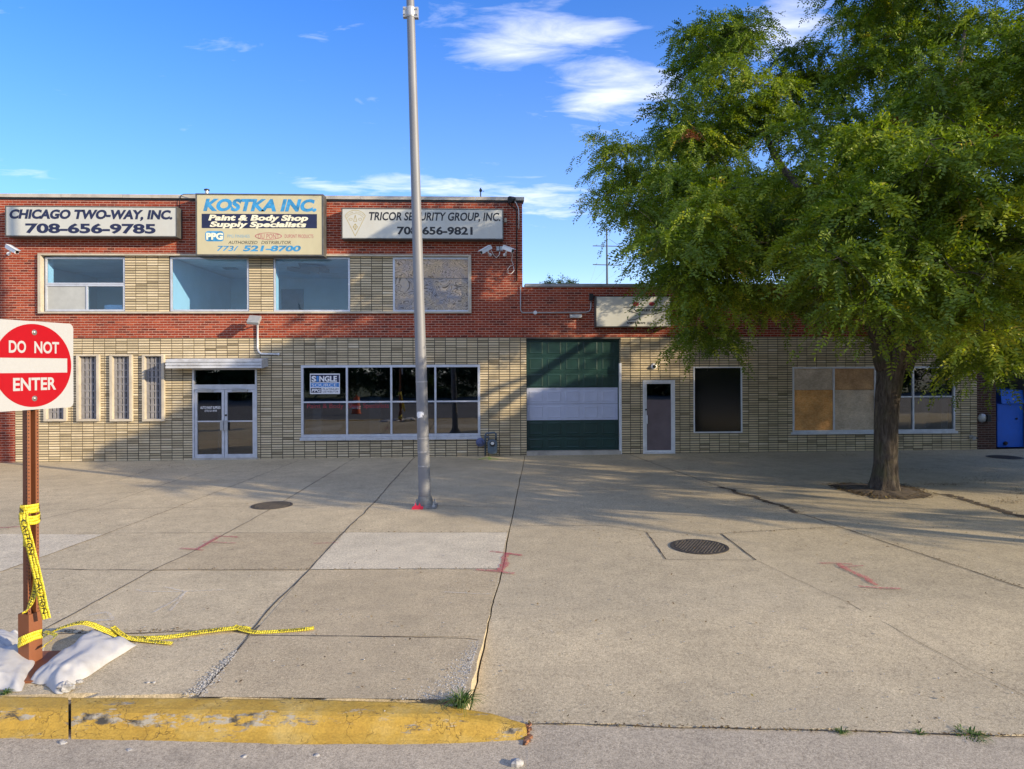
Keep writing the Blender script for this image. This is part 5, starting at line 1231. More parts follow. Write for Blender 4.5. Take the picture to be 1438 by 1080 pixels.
# ================================================================== sandbags and caution tape by the sign
M_bag = plain('sandbag_cloth', (.47, .46, .44), .85, 0, .09, 4.0, .5, (.30, .275, .24), .15, 300)
def sandbag(label, quad_px, h, seed, nx=54, ny=34, folds=7, along=.0):
    A, B, C_, D_ = [G(*p) for p in quad_px]; rows = []
    ctr = (A+B+C_+D_)/4
    for i in range(nx+1):
        s = i/nx; row = []
        for k in range(ny+1):
            t = k/ny; p = (A.lerp(B, s)).lerp(D_.lerp(C_, s), t); S, T_ = 2*s-1, 2*t-1
            n1 = noise.noise(Vector((s*3 + seed, t*3, seed))); n2 = noise.noise(Vector((s*8, t*5 + seed, 2)))
            edge = (1 - abs(S)**3.0)*(1 - abs(T_)**2.4); hh = h*max(edge, 0)**.55*(1 + .22*n1)
            fold = math.sin((t*folds + n1*1.6 + s*1.5)*math.pi)*.5 + math.sin((s*folds*.6 + t*3.0 + n2*1.4)*math.pi)*.4
            ends = abs(S)**2
            hh += (.019*fold*(.35 + ends) + .009*n2)*min(1, edge*6 + .15)
            o = (p - ctr)*(.05*n2 + .07*noise.noise(Vector((math.atan2(T_, S)*1.8, seed, 0)))*(abs(S)+abs(T_)))
            row.append(p + o + Vector((0, 0, max(.006 + .006*abs(n2), hh))))
        rows.append(row)
    mb = MB(); W_ = ny+1; V = [v for r in rows for v in r]; nV = len(V)
    V2 = [Vector((v.x, v.y, GRADE*v.x + .004)) for v in V]
    Fs = [(i*W_+k, (i+1)*W_+k, (i+1)*W_+k+1, i*W_+k+1) for i in range(nx) for k in range(ny)]
    rim = [i*W_ for i in range(nx+1)] + [nx*W_+k for k in range(1, ny+1)] + [i*W_+ny for i in range(nx-1, -1, -1)] + [k for k in range(ny-1, 0, -1)]
    Fb = [(f[3]+nV, f[2]+nV, f[1]+nV, f[0]+nV) for f in Fs]; Fr = [(rim[j], rim[j]+nV, rim[(j+1) % len(rim)]+nV, rim[(j+1) % len(rim)]) for j in range(len(rim))]
    mb.add(V + V2, Fs + Fb + Fr)
    o = mb.build('sandbag', M_bag, None, True, loc=ctr); sb = o.modifiers.new('smooth', 'SUBSURF'); sb.levels = 1; sb.render_levels = 1
    return tag(o, label, 'sandbag', 'white sandbags weighing down the sign base')
sandbag('white sandbag slumped to the right of the sign post, its corner touching the yellow tape', [(40, 958), (128, 889), (188, 908), (88, 974)], .125, 2.3, folds=3.2)
sandbag('white sandbag in front of the sign post at the left edge of the photo', [(-60, 972), (-20, 918), (66, 906), (30, 970)], .115, 5.1, folds=4.5)
sandbag('white sandbag lying in shade behind the sign post at the left edge', [(-70, 925), (-30, 890), (32, 893), (20, 918)], .10, 9.7, folds=6)
p = G(92, 971); mb = MB(); V = []; n1, n2 = 8, 12
for i in range(n1+1):
    for k in range(n2):
        a, b = math.pi*i/n1, 2*math.pi*k/n2; d = Vector((math.sin(a)*math.cos(b), math.sin(a)*math.sin(b)*.7, math.cos(a)*.6)); V.append(p + Vector((0, 0, .035)) + d*.065*(1 + .5*noise.noise(d*2.5 + Vector((9, 1, 4))) + .25*noise.noise(d*7)))
mb.add(V, [(i*n2+k, i*n2+(k+1) % n2, (i+1)*n2+(k+1) % n2, (i+1)*n2+k) for i in range(n1) for k in range(n2)]); tag(mb.build('cement_lump', M_gravel, None, loc=p), 'crumpled pale grey lump at the front tip of the right sandbag', 'rubble')

M_tape = plain('yellow_tape', (.74, .60, .035), .45, 0, .10, 6)
M_tapek = plain('tape_print', (.02, .02, .015), .5)
def ribbon(name, parent, pts, width, words='CAUTION', gap=.30, offs=.0018, twist=None, step=.02, size=.50, both=False, start=.05):
    """pts: list of (centre point, width direction). lettering follows the ribbon"""
    P_ = [Vector(p) for p, _ in pts]; Wd = [Vector(w).normalized() for _, w in pts]; cum = [0.0]
    for a, b in zip(P_[:-1], P_[1:]): cum.append(cum[-1] + (b-a).length)
    L_ = cum[-1]
    def at(s):
        s = min(max(s, 0), L_); i = 0
        while i < len(cum)-2 and s > cum[i+1]: i += 1
        t = (s - cum[i])/max(1e-6, cum[i+1]-cum[i]); t2 = t
        # Catmull-Rom on the centre line
        p0, p1, p2, p3 = P_[max(i-1, 0)], P_[i], P_[i+1], P_[min(i+2, len(P_)-1)]
        c = .5*((2*p1) + (p2-p0)*t + (2*p0 - 5*p1 + 4*p2 - p3)*t*t + (3*p1 - p0 - 3*p2 + p3)*t*t*t)
        d = (.5*((p2-p0) + 2*(2*p0 - 5*p1 + 4*p2 - p3)*t + 3*(3*p1 - p0 - 3*p2 + p3)*t*t)).normalized()
        w = Wd[i].lerp(Wd[i+1], t2).normalized(); w = (w - d*w.dot(d)).normalized(); return c, w, d.cross(w)
    n = max(8, int(L_/step)); mb = MB(); rows = []
    for k in range(n+1):
        c, w, nn = at(L_*k/n); cr = .004*math.sin(k*1.7) + .003*math.sin(k*.6)
        rows.append([c - w*width/2, c - w*width/6 + nn*cr, c + w*width/6 - nn*cr, c + w*width/2])
    for r0, r1 in zip(rows[:-1], rows[1:]):
        for j in range(3): mb.quad(r0[j], r1[j], r1[j+1], r0[j+1])
    o = mb.build(name, M_tape, parent, True); sd = o.modifiers.new('thickness', 'SOLIDIFY'); sd.thickness = .0012; sd.offset = 0
    s = start; V, Fs = text_geo(words, .005); xm = max(p[0] for p in V); ym = max(p[1] for p in V); wl = width*size*xm/ym*1.25
    while s + wl < L_:
        for sg in ((1, -1) if both else (1,)):
            pv = []
            for x, y in V:
                c, w, nn = at(s + x/xm*wl); pv.append(c + w*((y/ym - .5)*width*size) + nn*(.0055*sg))
            t = MB(); t.add(pv, Fs); t.build('printed_lettering', M_tapek, o)
        s += wl + gap
    return o
tape = thing('caution_tape', 'yellow CAUTION tape wound round the sign post with a long loose end hanging', 'tape', post_c.xyz)
tw = .076
def PC(u, v, off=0.0): r = ray(u, v); t = (post_c.y - off)/r[1]; return Vector((r[0]*t, post_c.y - off, EYE + r[2]*t))
X3, Z3 = Vector((1, 0, 0)), Vector((0, 0, 1))
# band round the post
def band(zc, rise, nm, a0=0, a1=360, rad=.068):
    pts = []
    for q in range(a0, a1 + 1, 20):
        qq = math.radians(q); pts.append((Vector((post_c.x, post_c.y, zc + rise*math.cos(qq + .5))) + Vector((math.cos(qq)*rad, math.sin(qq)*rad, 0)), Z3 + Vector((0, 0, 0))))
    return ribbon(nm, tape, pts, tw, gap=.06, start=.01, step=.015)
zt1 = PC(42, 714).z; band(zt1, .006, 'band'); zt2 = PC(45, 897).z; band(zt2, .045, 'band', rad=.086); band(PC(42, 726).z, -.02, 'band', rad=.074)
ribbon('loose_end', tape, [(PC(33, 722, .085), X3), (PC(34, 735, .11), X3 + Z3*.2), (PC(40, 757, .12), X3 + Z3*.1), (PC(48, 790, .11), X3), (PC(55, 820, .10), X3), (PC(61, 850, .10), X3), (PC(65.5, 869, .10), X3)], tw*1.0, gap=.20)
ribbon('loose_end', tape, [(PC(36, 745, .06), X3), (PC(37, 765, .07), X3 + Z3*.3), (PC(35, 768, .07), X3)], tw*.7, gap=.20)
ribbon('loose_end', tape, [(PC(52, 800, .03), X3 + Z3*.6), (PC(50, 825, .05), X3 + Z3*.8), (PC(44, 845, .075), X3*.8 + Z3), (PC(34, 861, .085), X3*.6 + Z3)], tw*.8, gap=.08)
def GZ(u, v, h): q = G(u, v); q.z += h; return q
t2 = thing('caution_tape', 'yellow CAUTION tape trailing from the sandbags across the pavement', 'tape', G(240, 895))
Y3 = Vector((0, 1, .15))
ribbon('strip', t2, [(GZ(58, 905, .06), Y3), (GZ(85, 900, .12), Y3), (GZ(118, 897, .15), Y3), (GZ(150, 896, .07), Y3), (GZ(175, 898, .02), Y3), (GZ(205, 899, .02), Y3), (GZ(240, 896, .015), Y3), (GZ(290, 890, .025), Y3), (GZ(335, 886, .03), Y3), (GZ(350, 887, .02), Y3 + X3*.3)], tw, gap=.34)
ribbon('strip', t2, [(GZ(328, 884, .035), Y3), (GZ(345, 889, .028), Y3), (GZ(362, 890, .016), Y3), (GZ(400, 888, .015), Y3), (GZ(425, 886.5, .02), Y3), (GZ(441, 884.5, .02), Y3)], tw*.8, gap=.2)
ribbon('strip', t2, [(GZ(158, 893, .09), Y3), (GZ(180, 900, .03), Y3), (GZ(210, 903, .018), Y3), (GZ(242, 906, .018), Y3)], tw*.65, gap=.2)
ribbon('strip', t2, [(GZ(62, 902, .10), Y3), (GZ(78, 912, .13), Y3), (GZ(70, 925, .15), Y3), (GZ(60, 935, .16), Y3)], tw*.5, gap=.3)

# ================================================================== far things
# blue dumpster at the right edge
M_blue = plain('blue_steel', (.010, .12, .62), .5, 0, .15, 1.6, .3, (.02, .10, .50), .1, 20)
dx0, dx1 = F(1400.5, 600, -.4)[0], F(1400.5, 600, -.4)[0] + 2.6; yd = Y + .4; zl = F(1420, 567, -.4)[1]; ztp = F(1420, 548, -.4)[1]
root = thing('dumpster', 'tall blue painted steel dumpster beyond the brown brick wall end', 'dumpster', ((dx0+dx1)/2, yd + .8, .05))
mb = MB(); mb.box(dx0, dx1, yd, yd + 1.8, .06, zl); mb.build('body', M_blue, root, bevel=.01)
mb = MB(); mb.prism([(dx0 + .10, yd - .05, zl + .003), (dx0 + .12, yd + .02, ztp), (dx0 + .12, yd + 1.8, ztp + .12), (dx0 + .10, yd + 1.85, zl + .003)], (dx1-dx0 - .1, 0, 0)); mb.build('lid', M_blue, root, bevel=.01)
mb = MB(); p = Vector((F(1411, 625, -.4)[0], yd - .02, .18)); mb.lathe(p, (0, -1, 0), [(0, .06), (.03, .06), (.05, .04)], 12); mb.build('drain_plug', M_wire, root)
mb = MB(); p = Vector((F(1427, 588, -.4)[0], yd - .01, F(1427, 588, -.4)[1])); mb.lathe(p, (0, -1, 0), [(0, .03), (.02, .03)], 10); mb.build('bolt', M_wire, root)
# power line tower far behind the roof
yp = 190.0; pt = lambda u, v: AT(u, v, yp)
root = thing('utility_pole', 'distant grey transmission pole with crossarms above the low roof', 'utility pole', Vector((pt(852.5, 400).x, yp, 0)))
M_pol = plain('weathered_pole', (.09, .10, .11), .8)
mb = MB(); a = pt(852, 320); mb.tube([Vector((pt(852.8, 400).x, yp, -.7)), pt(852.6, 398), a], [.32, .30, .20], 8); mb.build('mast', M_pol, root)
for v, dv in ((345.3, .6), (371.5, 1.2)):
    mb = MB(); mb.tube([pt(832.5, v), pt(874, v + dv)], .13, 6); mb.tube([pt(855, v - 10), pt(869, v - .5)], .05, 5); mb.build('crossarm', M_pol, root)
    mb = MB(); mb.tube([pt(873, v + 2.5), pt(872.3, v + 9)], .07, 6); mb.tube([pt(836.5, v), pt(838.5, v - 2)], .05, 5); mb.build('insulator', M_pol, root)
mb = MB()
for A_, B_ in (((872, 355), (828, 402)), ((838, 369), (822, 420)), ((872, 380), (820, 412)), ((856, 328), (905, 310))): mb.tube([pt(*A_), pt(*B_)], .018, 4)
mb.build('wire', plain('far_wire', (.3, .32, .34), .8), root)

# ------------------------------------------------------------------ trees
def leaves_mesh(name, Pn, Dn, Sn, tone, leaf_l, leaf_w, n_leaf, mat, parent, loc):
    """Pn: frond bases, Dn: frond directions, Sn: frond side vectors (numpy). n_leaf leaflet quads per frond"""
    n = len(Pn); k = n_leaf
    Nn = np.cross(Dn, Sn); V = np.empty((n, k, 4, 3), np.float32)
    L_ = leaf_l*(0.75 + .5*nrs.random((n, 1)))
    for j in range(k):
        side = (1 if j % 2 else -1); t = (j//2 + .6)/(k/2 + .4) if j < k-1 else 1.0
        base = Pn + Dn*(L_*3.0*t) - Nn*(L_*.5*t*t)
        if j == k-1: d = Dn*.9 - Nn*.3
        else: d = Sn*side*.85 + Dn*.5 - Nn*(.15 + .3*nrs.random((n, 1)))
        d = d + nrs.normal(0, .18, (n, 3)); d /= np.linalg.norm(d, axis=1, keepdims=True)
        w = np.cross(d, Nn + nrs.normal(0, .35, (n, 3))); w /= np.linalg.norm(w, axis=1, keepdims=True); w *= leaf_w/2
        tip = d*L_
        V[:, j, 0] = base; V[:, j, 1] = base + tip*.45 + w; V[:, j, 2] = base + tip; V[:, j, 3] = base + tip*.45 - w
    V = V.reshape(-1, 3) - np.array(loc, np.float32)
    nf = n*k; me = bpy.data.meshes.new(name); me.vertices.add(nf*4); me.vertices.foreach_set('co', V.ravel().astype(np.float32))
    me.loops.add(nf*4); me.loops.foreach_set('vertex_index', np.arange(nf*4, dtype=np.int32)); me.polygons.add(nf)
    me.polygons.foreach_set('loop_start', np.arange(0, nf*4, 4, dtype=np.int32)); me.polygons.foreach_set('loop_total', np.full(nf, 4, np.int32))
    tn = np.repeat(tone, k) + nrs.normal(0, .05, nf); at = me.attributes.new('tone', 'FLOAT', 'FACE'); at.data.foreach_set('value', np.clip(tn, 0, 1).astype(np.float32))
    me.update(calc_edges=True); me.validate(); me.materials.append(mat)
    o = bpy.data.objects.new(name, me); COL.objects.link(o)
    if parent is not None: o.parent = parent
    else: o.location = loc
    return o
def fronds_for(clumps, per, droop=1.0, r=random.Random(1)):
    Pn, Dn, Tn = [], [], []
    for (c, rad, tone) in clumps:
        nt = max(4, int(per*rad*rad/.25)//10); c = np.array(c)
        for _ in range(nt):
            d = nrs.normal(0, 1, 3); d[2] = d[2]*.35 + .22; d /= np.linalg.norm(d); ln = rad*(.55 + .75*nrs.random()); m = 10
            s = np.linspace(.15, 1, m)[:, None]
            pth = c + d*ln*s + np.array([0, 0, -1.0])*(ln*s)**2*(.52*droop/ max(rad, .3)) + nrs.normal(0, .025, (m, 3))
            tan = d + np.array([0, 0, -1.0])*(ln*s)*1.35*droop + nrs.normal(0, .30, (m, 3)); tan[:, 2] -= .45*droop
            Pn.append(pth); Dn.append(tan); Tn.append(np.full(m, tone) + nrs.normal(0, .08, m))
    Pn, Dn, Tn = np.concatenate(Pn), np.concatenate(Dn), np.concatenate(Tn)
    Dn /= np.linalg.norm(Dn, axis=1, keepdims=True); up = nrs.normal(0, .5, Dn.shape) + np.array([0, 0, 1.0]); Sn = np.cross(Dn, up); Sn /= np.linalg.norm(Sn, axis=1, keepdims=True)
    return Pn.astype(np.float32), Dn.astype(np.float32), Sn.astype(np.float32), Tn

def inside(poly, u, v):
    c = False; n = len(poly)
    for i in range(n):
        (x1, y1), (x2, y2) = poly[i], poly[(i+1) % n]
        if (y1 > v) != (y2 > v) and u < (x2-x1)*(v-y1)/(y2-y1) + x1: c = not c
    return c
CROWN = [(797, 250), (800, 300), (835, 312), (868, 318), (872, 345), (876, 372), (868, 400), (900, 420), (932, 432), (925, 480), (960, 515), (1010, 505), (1055, 480), (1100, 478), (1150, 470), (1215, 480), (1240, 492), (1290, 490), (1335, 498), (1365, 540), (1388, 566), (1404, 520), (1440, 480), (1560, 470), (1700, 420), (1750, 150), (1650, -200), (1400, -420), (1200, -380), (1120, -200), (1165, 0), (1150, 72), (1125, 66), (1105, 15), (1068, 66), (1052, 20), (1030, 0), (1008, 50), (965, 22), (940, 38), (938, 85), (912, 125), (915, 172), (880, 192), (842, 188), (808, 205)]
LITW = [(-900, 100), (733, 100), (733, 366), (700, 374), (640, 398), (520, 424), (430, 462), (345, 484), (240, 556), (130, 630), (-900, 660)]
SH_G = [(-900, 655), (0, 661), (100, 672), (280, 690), (500, 712), (600, 735), (750, 728), (1000, 735), (1150, 745), (1438, 755), (3000, 790)]
def shadow_ok(p):
    """does the sun carry a leaf at p onto a part of the wall or pavement that the photo shows in shade?"""
    tr = SUN_TRAVEL; t = (WALL - p.y)/tr.y; z_ = p.z + tr.z*t
    if z_ > 0:
        x = p.x + tr.x*t; u, v = PX(x, WALL, z_)
        if x < X_C: return (z_ > 7.9) or not inside(LITW, u, v)
        return True
    t = -p.z/tr.z; q = p + tr*t; u, v = PX(q.x, q.y, 0)
    for (a, b), (c_, d_) in zip(SH_G[:-1], SH_G[1:]):
        if a <= u < c_: return v < b + (d_-b)*(u-a)/(c_-a)
    return True
def relax(p):
    t = (WALL - p.y)/SUN_TRAVEL.y; u, v = PX(p.x + SUN_TRAVEL.x*t, WALL, p.z + SUN_TRAVEL.z*t)
    return .22 if (v < 350 and 440 < u < 733) else .75
FLECKS = [(800, 462), (832, 455), (868, 441), (925, 464), (905, 448), (760, 500), (800, 505), (880, 522), (940, 500), (1150, 585), (1040, 488), (1085, 580), (700, 520), (718, 560), (655, 545), (700, 395), (725, 380), (1205, 545), (990, 480)]
fl_pts = [Vector((F(u, v)[0], WALL, F(u, v)[1])) for u, v in FLECKS]
def in_fleck(p, r=.62):
    for q in fl_pts:
        d = p - q; s = d.dot(SUN_TRAVEL)
        if (d - SUN_TRAVEL*s).length < r: return True
    return False
rt = random.Random(21); clumps = []; tries = 0
CC = Vector((TREE.x + .6, TREE.y + .7, 7.2)); CR_ = Vector((7.7, 6.2, 6.6)); cells = {}
def far_enough(p, d):
    k = (int(p.x//1), int(p.y//1), int(p.z//1))
    for i in (-1, 0, 1):
        for j in (-1, 0, 1):
            for l in (-1, 0, 1):
                for q in cells.get((k[0]+i, k[1]+j, k[2]+l), ()):
                    if (q-p).length < d: return False
    cells.setdefault(k, []).append(p); return True
while tries < 60000 and len(clumps) < N_CLUMP:
    tries += 1
    p = Vector((rt.uniform(.5, 17.5), rt.uniform(9.0, 21.0), rt.uniform(1.9, 13.8)))
    e = (p - CC); q = (e.x/CR_.x)**2 + (e.y/CR_.y)**2 + (e.z/CR_.z)**2
    if q > 1.08 or q < .10: continue
    u, v = PX(*p); R_px = .50*FOC/p.y
    if not inside(CROWN, u, v + 10): continue
    if v > 270 and u < 960 and not inside(CROWN, u - R_px*(1.9 if v > 380 else 1.35), v): continue
    if not inside(CROWN, u, v + R_px*.9) or not inside(CROWN, u - R_px*.7, v) : continue
    if p.y > 18.6 and p.z < 5.4: continue
    if noise.noise(p*.55 + Vector((4.1, 0, 7))) < .03: continue
    if p.z < 4.2 and (Vector((p.x, p.y, 0)) - Vector((TREE.x, TREE.y, 0))).length < 1.2: continue
    if not (shadow_ok(p) and shadow_ok(p + Vector((-.3, 0, .35)))) and not (p.y > 14.6 and rt.random() < relax(p)): continue
    if in_fleck(p) or not far_enough(p, .42): continue
    g_ = noise.noise(p*.8 + Vector((11, 3, 2)))
    clumps.append((p, rt.uniform(.50, .82), .40 + .42*g_ + rt.uniform(-.12, .12)))
print('clumps', len(clumps), 'tries', tries)
M_bark = None
def bark_mat():
    m, nt, N, L, B = nodes('bark'); p = pos(N)
    v = mapped(N, L, p, (1, 1, .22)); n = noise_tex(N, L, v, 16, 8, .7, .6); n2 = noise_tex(N, L, p, 2.0, 5)
    col = ramp(N, L, n, [(.32, (.028, .022, .018)), (.55, (.11, .09, .07)), (.75, (.20, .17, .135))])
    col = mixc(N, L, math_n(N, L, 'MULTIPLY', ramp(N, L, n2, [(.5, (0, 0, 0)), (.7, (1, 1, 1))]), .45), col, (.10, .11, .045))
    L.new(col, B.inputs['Base Color']); B.inputs['Roughness'].default_value = .95; B.inputs['Specular IOR Level'].default_value = .15
    bump(N, L, B, n, 1.0, .06); return m
M_bark = bark_mat()
M_leaf = leaf_mat('locust_leaves', [(0, (.045, .080, .006)), (.35, (.115, .175, .010)), (.62, (.235, .295, .016)), (.86, (.48, .45, .04)), (1, (.46, .26, .05))], .34)
tree = thing('street_tree', 'big leafy tree with a thick dark trunk rising from a soil pit', 'tree', TREE)
# trunk and limbs
tm = MB()
def limb(pts, r0, r1, seg=12):
    P_ = [Vector(p) for p in pts]; Qs = []
    for i in range(len(P_)-1):
        p0, p1, p2, p3 = P_[max(i-1, 0)], P_[i], P_[i+1], P_[min(i+2, len(P_)-1)]
        for k in range(5):
            t = k/5; Qs.append(.5*((2*p1) + (p2-p0)*t + (2*p0 - 5*p1 + 4*p2 - p3)*t*t + (3*p1 - p0 - 3*p2 + p3)*t*t*t))
    Qs.append(P_[-1]); n = len(Qs); Qs = [q + Vector((noise.noise(q*1.5), noise.noise(q*1.5 + Vector((5, 5, 5))), 0))*min(.10, r0*.5)*(i > 0) for i, q in enumerate(Qs)]
    rr_ = [r0*(1-i/(n-1))**1.25 + r1*(1 - (1-i/(n-1))**1.25) for i in range(n)]; tm.tube(Qs, rr_, seg, True); return Qs
# flared, ridged trunk
yt = TREE.y; tr_pts = [(G(1243, 690), 43), (AT(1243, 676, yt), 42), (AT(1243.5, 650, yt), 38.5), (AT(1244, 600, yt), 38), (AT(1246, 560, yt), 39), (AT(1250, 530, yt), 41), (AT(1254, 505, yt), 46), (AT(1256, 490, yt), 52)]
base = len(tm.v); seg = 40; dense = []
for (a, wa), (b, wb_) in zip(tr_pts[:-1], tr_pts[1:]):
    for k in range(8): dense.append((a.lerp(b, k/8), wa + (wb_-wa)*k/8))
dense.append(tr_pts[-1])
for i, (c, w) in enumerate(dense):
    r_ = w/FOC*yt*.41; h = c.z
    for k in range(seg):
        a = 2*math.pi*k/seg; ridge = noise.noise(Vector((math.cos(a)*2.6, math.sin(a)*2.6, h*.55)))*.11 + noise.noise(Vector((math.cos(a)*7, math.sin(a)*7, h*1.3)))*.07
        flare = .42*math.exp(-max(h, 0)*5.0)*(.7 + .6*math.sin(a*5 + 1)); tm.v.append((c.x + math.cos(a)*r_*(1+ridge+flare), c.y + math.sin(a)*r_*(1+ridge+flare)*.95, c.z - (.1 if i == 0 else 0)))
for i in range(len(dense)-1):
    for k in range(seg): k2 = (k+1) % seg; tm.f.append((base+i*seg+k, base+i*seg+k2, base+(i+1)*seg+k2, base+(i+1)*seg+k)); tm.t.append(.5)
fork = tr_pts[-1][0]; nodes_ = []
LIMBS = [([fork - Vector((.12, 0, .35)), fork + Vector((-.7, -.1, .8)), fork + Vector((-2.2, .3, 1.9)), fork + Vector((-3.5, .8, 2.5)), fork + Vector((-4.6, 1.0, 2.7))], .24, .05),
 ([fork - Vector((.05, 0, .35)), fork + Vector((-.25, .5, 1.2)), fork + Vector((-.9, 1.6, 3.2)), fork + Vector((-1.5, 2.4, 4.8)), fork + Vector((-1.7, 2.8, 5.8))], .24, .03),
 ([fork - Vector((-.05, 0, .35)), fork + Vector((.35, .2, 1.4)), fork + Vector((.9, .3, 3.6)), fork + Vector((1.5, .4, 5.4)), fork + Vector((1.9, .5, 6.6))], .24, .03),
 ([fork - Vector((-.12, 0, .35)), fork + Vector((.9, -.2, .9)), fork + Vector((2.4, -.6, 2.2)), fork + Vector((4.4, -1.0, 3.4)), fork + Vector((6.4, -1.2, 4.2))], .24, .05),
 ([fork - Vector((.02, .10, .35)), fork + Vector((-.2, -.9, .9)), fork + Vector((-.9, -2.4, 2.0)), fork + Vector((-1.6, -3.8, 2.8))], .20, .05),
 ([fork - Vector((-.06, .08, .35)), fork + Vector((.5, -1.0, 1.1)), fork + Vector((1.8, -2.6, 2.6)), fork + Vector((3.0, -4.0, 3.6))], .18, .05),
 ([fork - Vector((-.05, -.10, .35)), fork + Vector((.8, 1.0, 1.4)), fork + Vector((2.6, 2.2, 3.4)), fork + Vector((4.4, 3.0, 5.4))], .18, .05)]
for pts, r0, r1 in LIMBS:
    Qs = limb(pts, r0, r1); nodes_ += [(q, r0 + (r1-r0)*i/len(Qs)) for i, q in enumerate(Qs) if i > 4]
arr = np.array([tuple(q) for q, _ in nodes_]); rad_ = [r for _, r in nodes_]
order = sorted(clumps, key=lambda c: (c[0]-fork).length)
pts_l = [tuple(q) for q, _ in nodes_]
for c, rd, tn in order:
    A_ = np.array(pts_l); cv = np.array(tuple(c)); d = np.linalg.norm(A_ - cv, axis=1) + .35*np.maximum(0, A_[:, 2] - cv[2] - .2) + .6*np.array([max(0, (Vector(p)-fork).length - (c-fork).length) for p in pts_l])
    i = int(np.argmin(d)); a = Vector(pts_l[i]); b = c; m_ = a.lerp(b, .5) + Vector((rt.uniform(-.15, .15), rt.uniform(-.15, .15), .12*(b-a).length)); l = (b-a).length
    rs = min(rad_[i]*.7, .012 + .016*l); P_ = [a, a.lerp(m_, .6), m_, m_.lerp(b, .6), b]; tm.tube(P_, [rs, rs*.85, rs*.7, rs*.5, .006], 5, False)
    for q, r_ in ((m_, rs*.7), (b, rs*.35)): pts_l.append(tuple(q)); rad_.append(max(.012, r_))
    for _ in range(4):
        dd = Vector((rt.gauss(0, 1), rt.gauss(0, 1), rt.gauss(-.2, .5))).normalized()*rd*rt.uniform(.7, 1.2); tm.tube([b, b + dd*.5 + Vector((0, 0, .03)), b + dd - Vector((0, 0, .18*rd))], [.006, .004, .002], 3, False)
tm.build('trunk', M_bark, tree, True)
Pn, Dn, Sn, Tn = fronds_for(clumps, N_FROND)
cut = nrs.random(len(Tn)); Tn = np.where(cut > .985, Tn + .35, Tn)
print('fronds', len(Pn))
leaves_mesh('crown', Pn, Dn, Sn, Tn, .074, .033, 8, M_leaf, tree, TREE)
dead = []
for u, v, dd in ((1245, 168, 12.2), (1388, 190, 11.6), (968, 190, 14.0), (1236, 265, 11.0)):
    p = AT(u, v, dd); dead.append((p, .20, .5))
M_dead = leaf_mat('dead_leaves', [(0, (.12, .035, .012)), (1, (.26, .09, .03))], .2)
a_, b_, c_, d_ = fronds_for(dead, 420, 1.6); leaves_mesh('dead_foliage', a_, b_, c_, d_, .05, .022, 6, M_dead, tree, TREE)
# more street trees of the same row, out of frame to the right, whose shade lies across the pavement and the low wall
crown_mesh = [o for o in tree.children if o.name.startswith('crown')][0]; trunk_o = [o for o in tree.children if o.name.startswith('trunk')][0]
def street_tree(x, y, rot, s, label):
    r = thing('street_tree', label, 'tree', (x, y, gz(x))); r.rotation_euler = (0, 0, rot); r.scale = (s, s, s)
    for o in (crown_mesh, trunk_o): c = o.copy(); COL.objects.link(c); c.parent = r
    return r
for a in OFF_TREES: street_tree(*a)
# another tree by the kerb, out of frame: the one whose shade streaks the pavement around the light pole
TR2 = Vector((13.0, 6.3, gz(13.0, 6.3, True))); cl2 = []; cells = {}; tries = 0
while tries < 40000 and len(cl2) < 85:
    tries += 1; p = Vector((rt.uniform(6.5, 19.5), rt.uniform(2.0, 10.5), rt.uniform(2.6, 7.4))); e = p - (TR2 + Vector((0, 0, 5.0)))
    if (e.x/6.0)**2 + (e.y/4.0)**2 + (e.z/2.4)**2 > 1: continue
    if PX(*p)[0] < 1560 or not shadow_ok(p) or in_fleck(p): continue
    if noise.noise(p*.6 + Vector((1, 9, 7))) < -.02 or not far_enough(p, .5): continue
    cl2.append((p, rt.uniform(.40, .62), .45 + rt.uniform(-.15, .15)))
print('second tree', len(cl2))
r2 = thing('street_tree', 'kerbside tree just beyond the right edge of the photo', 'tree', TR2)
tm = MB(); f2 = TR2 + Vector((0, 0, 2.4)); limb([TR2 - Vector((0, 0, .1)), TR2 + Vector((.05, 0, 1.2)), f2, f2 + Vector((.1, .1, 2.2)), f2 + Vector((.0, .1, 4.0))], .20, .05)
for c, _, _ in cl2: a = f2 + Vector((0, 0, .2 + 2.5*rt.random())); tm.tube([a, a.lerp(c, .5) + Vector((0, 0, .25)), c], [.035, .022, .006], 5, False)
tm.build('trunk', M_bark, r2, True); a_, b_, c_, d_ = fronds_for(cl2, N_FROND); leaves_mesh('crown', a_, b_, c_, d_, .085, .04, 7, M_leaf, r2, TR2)
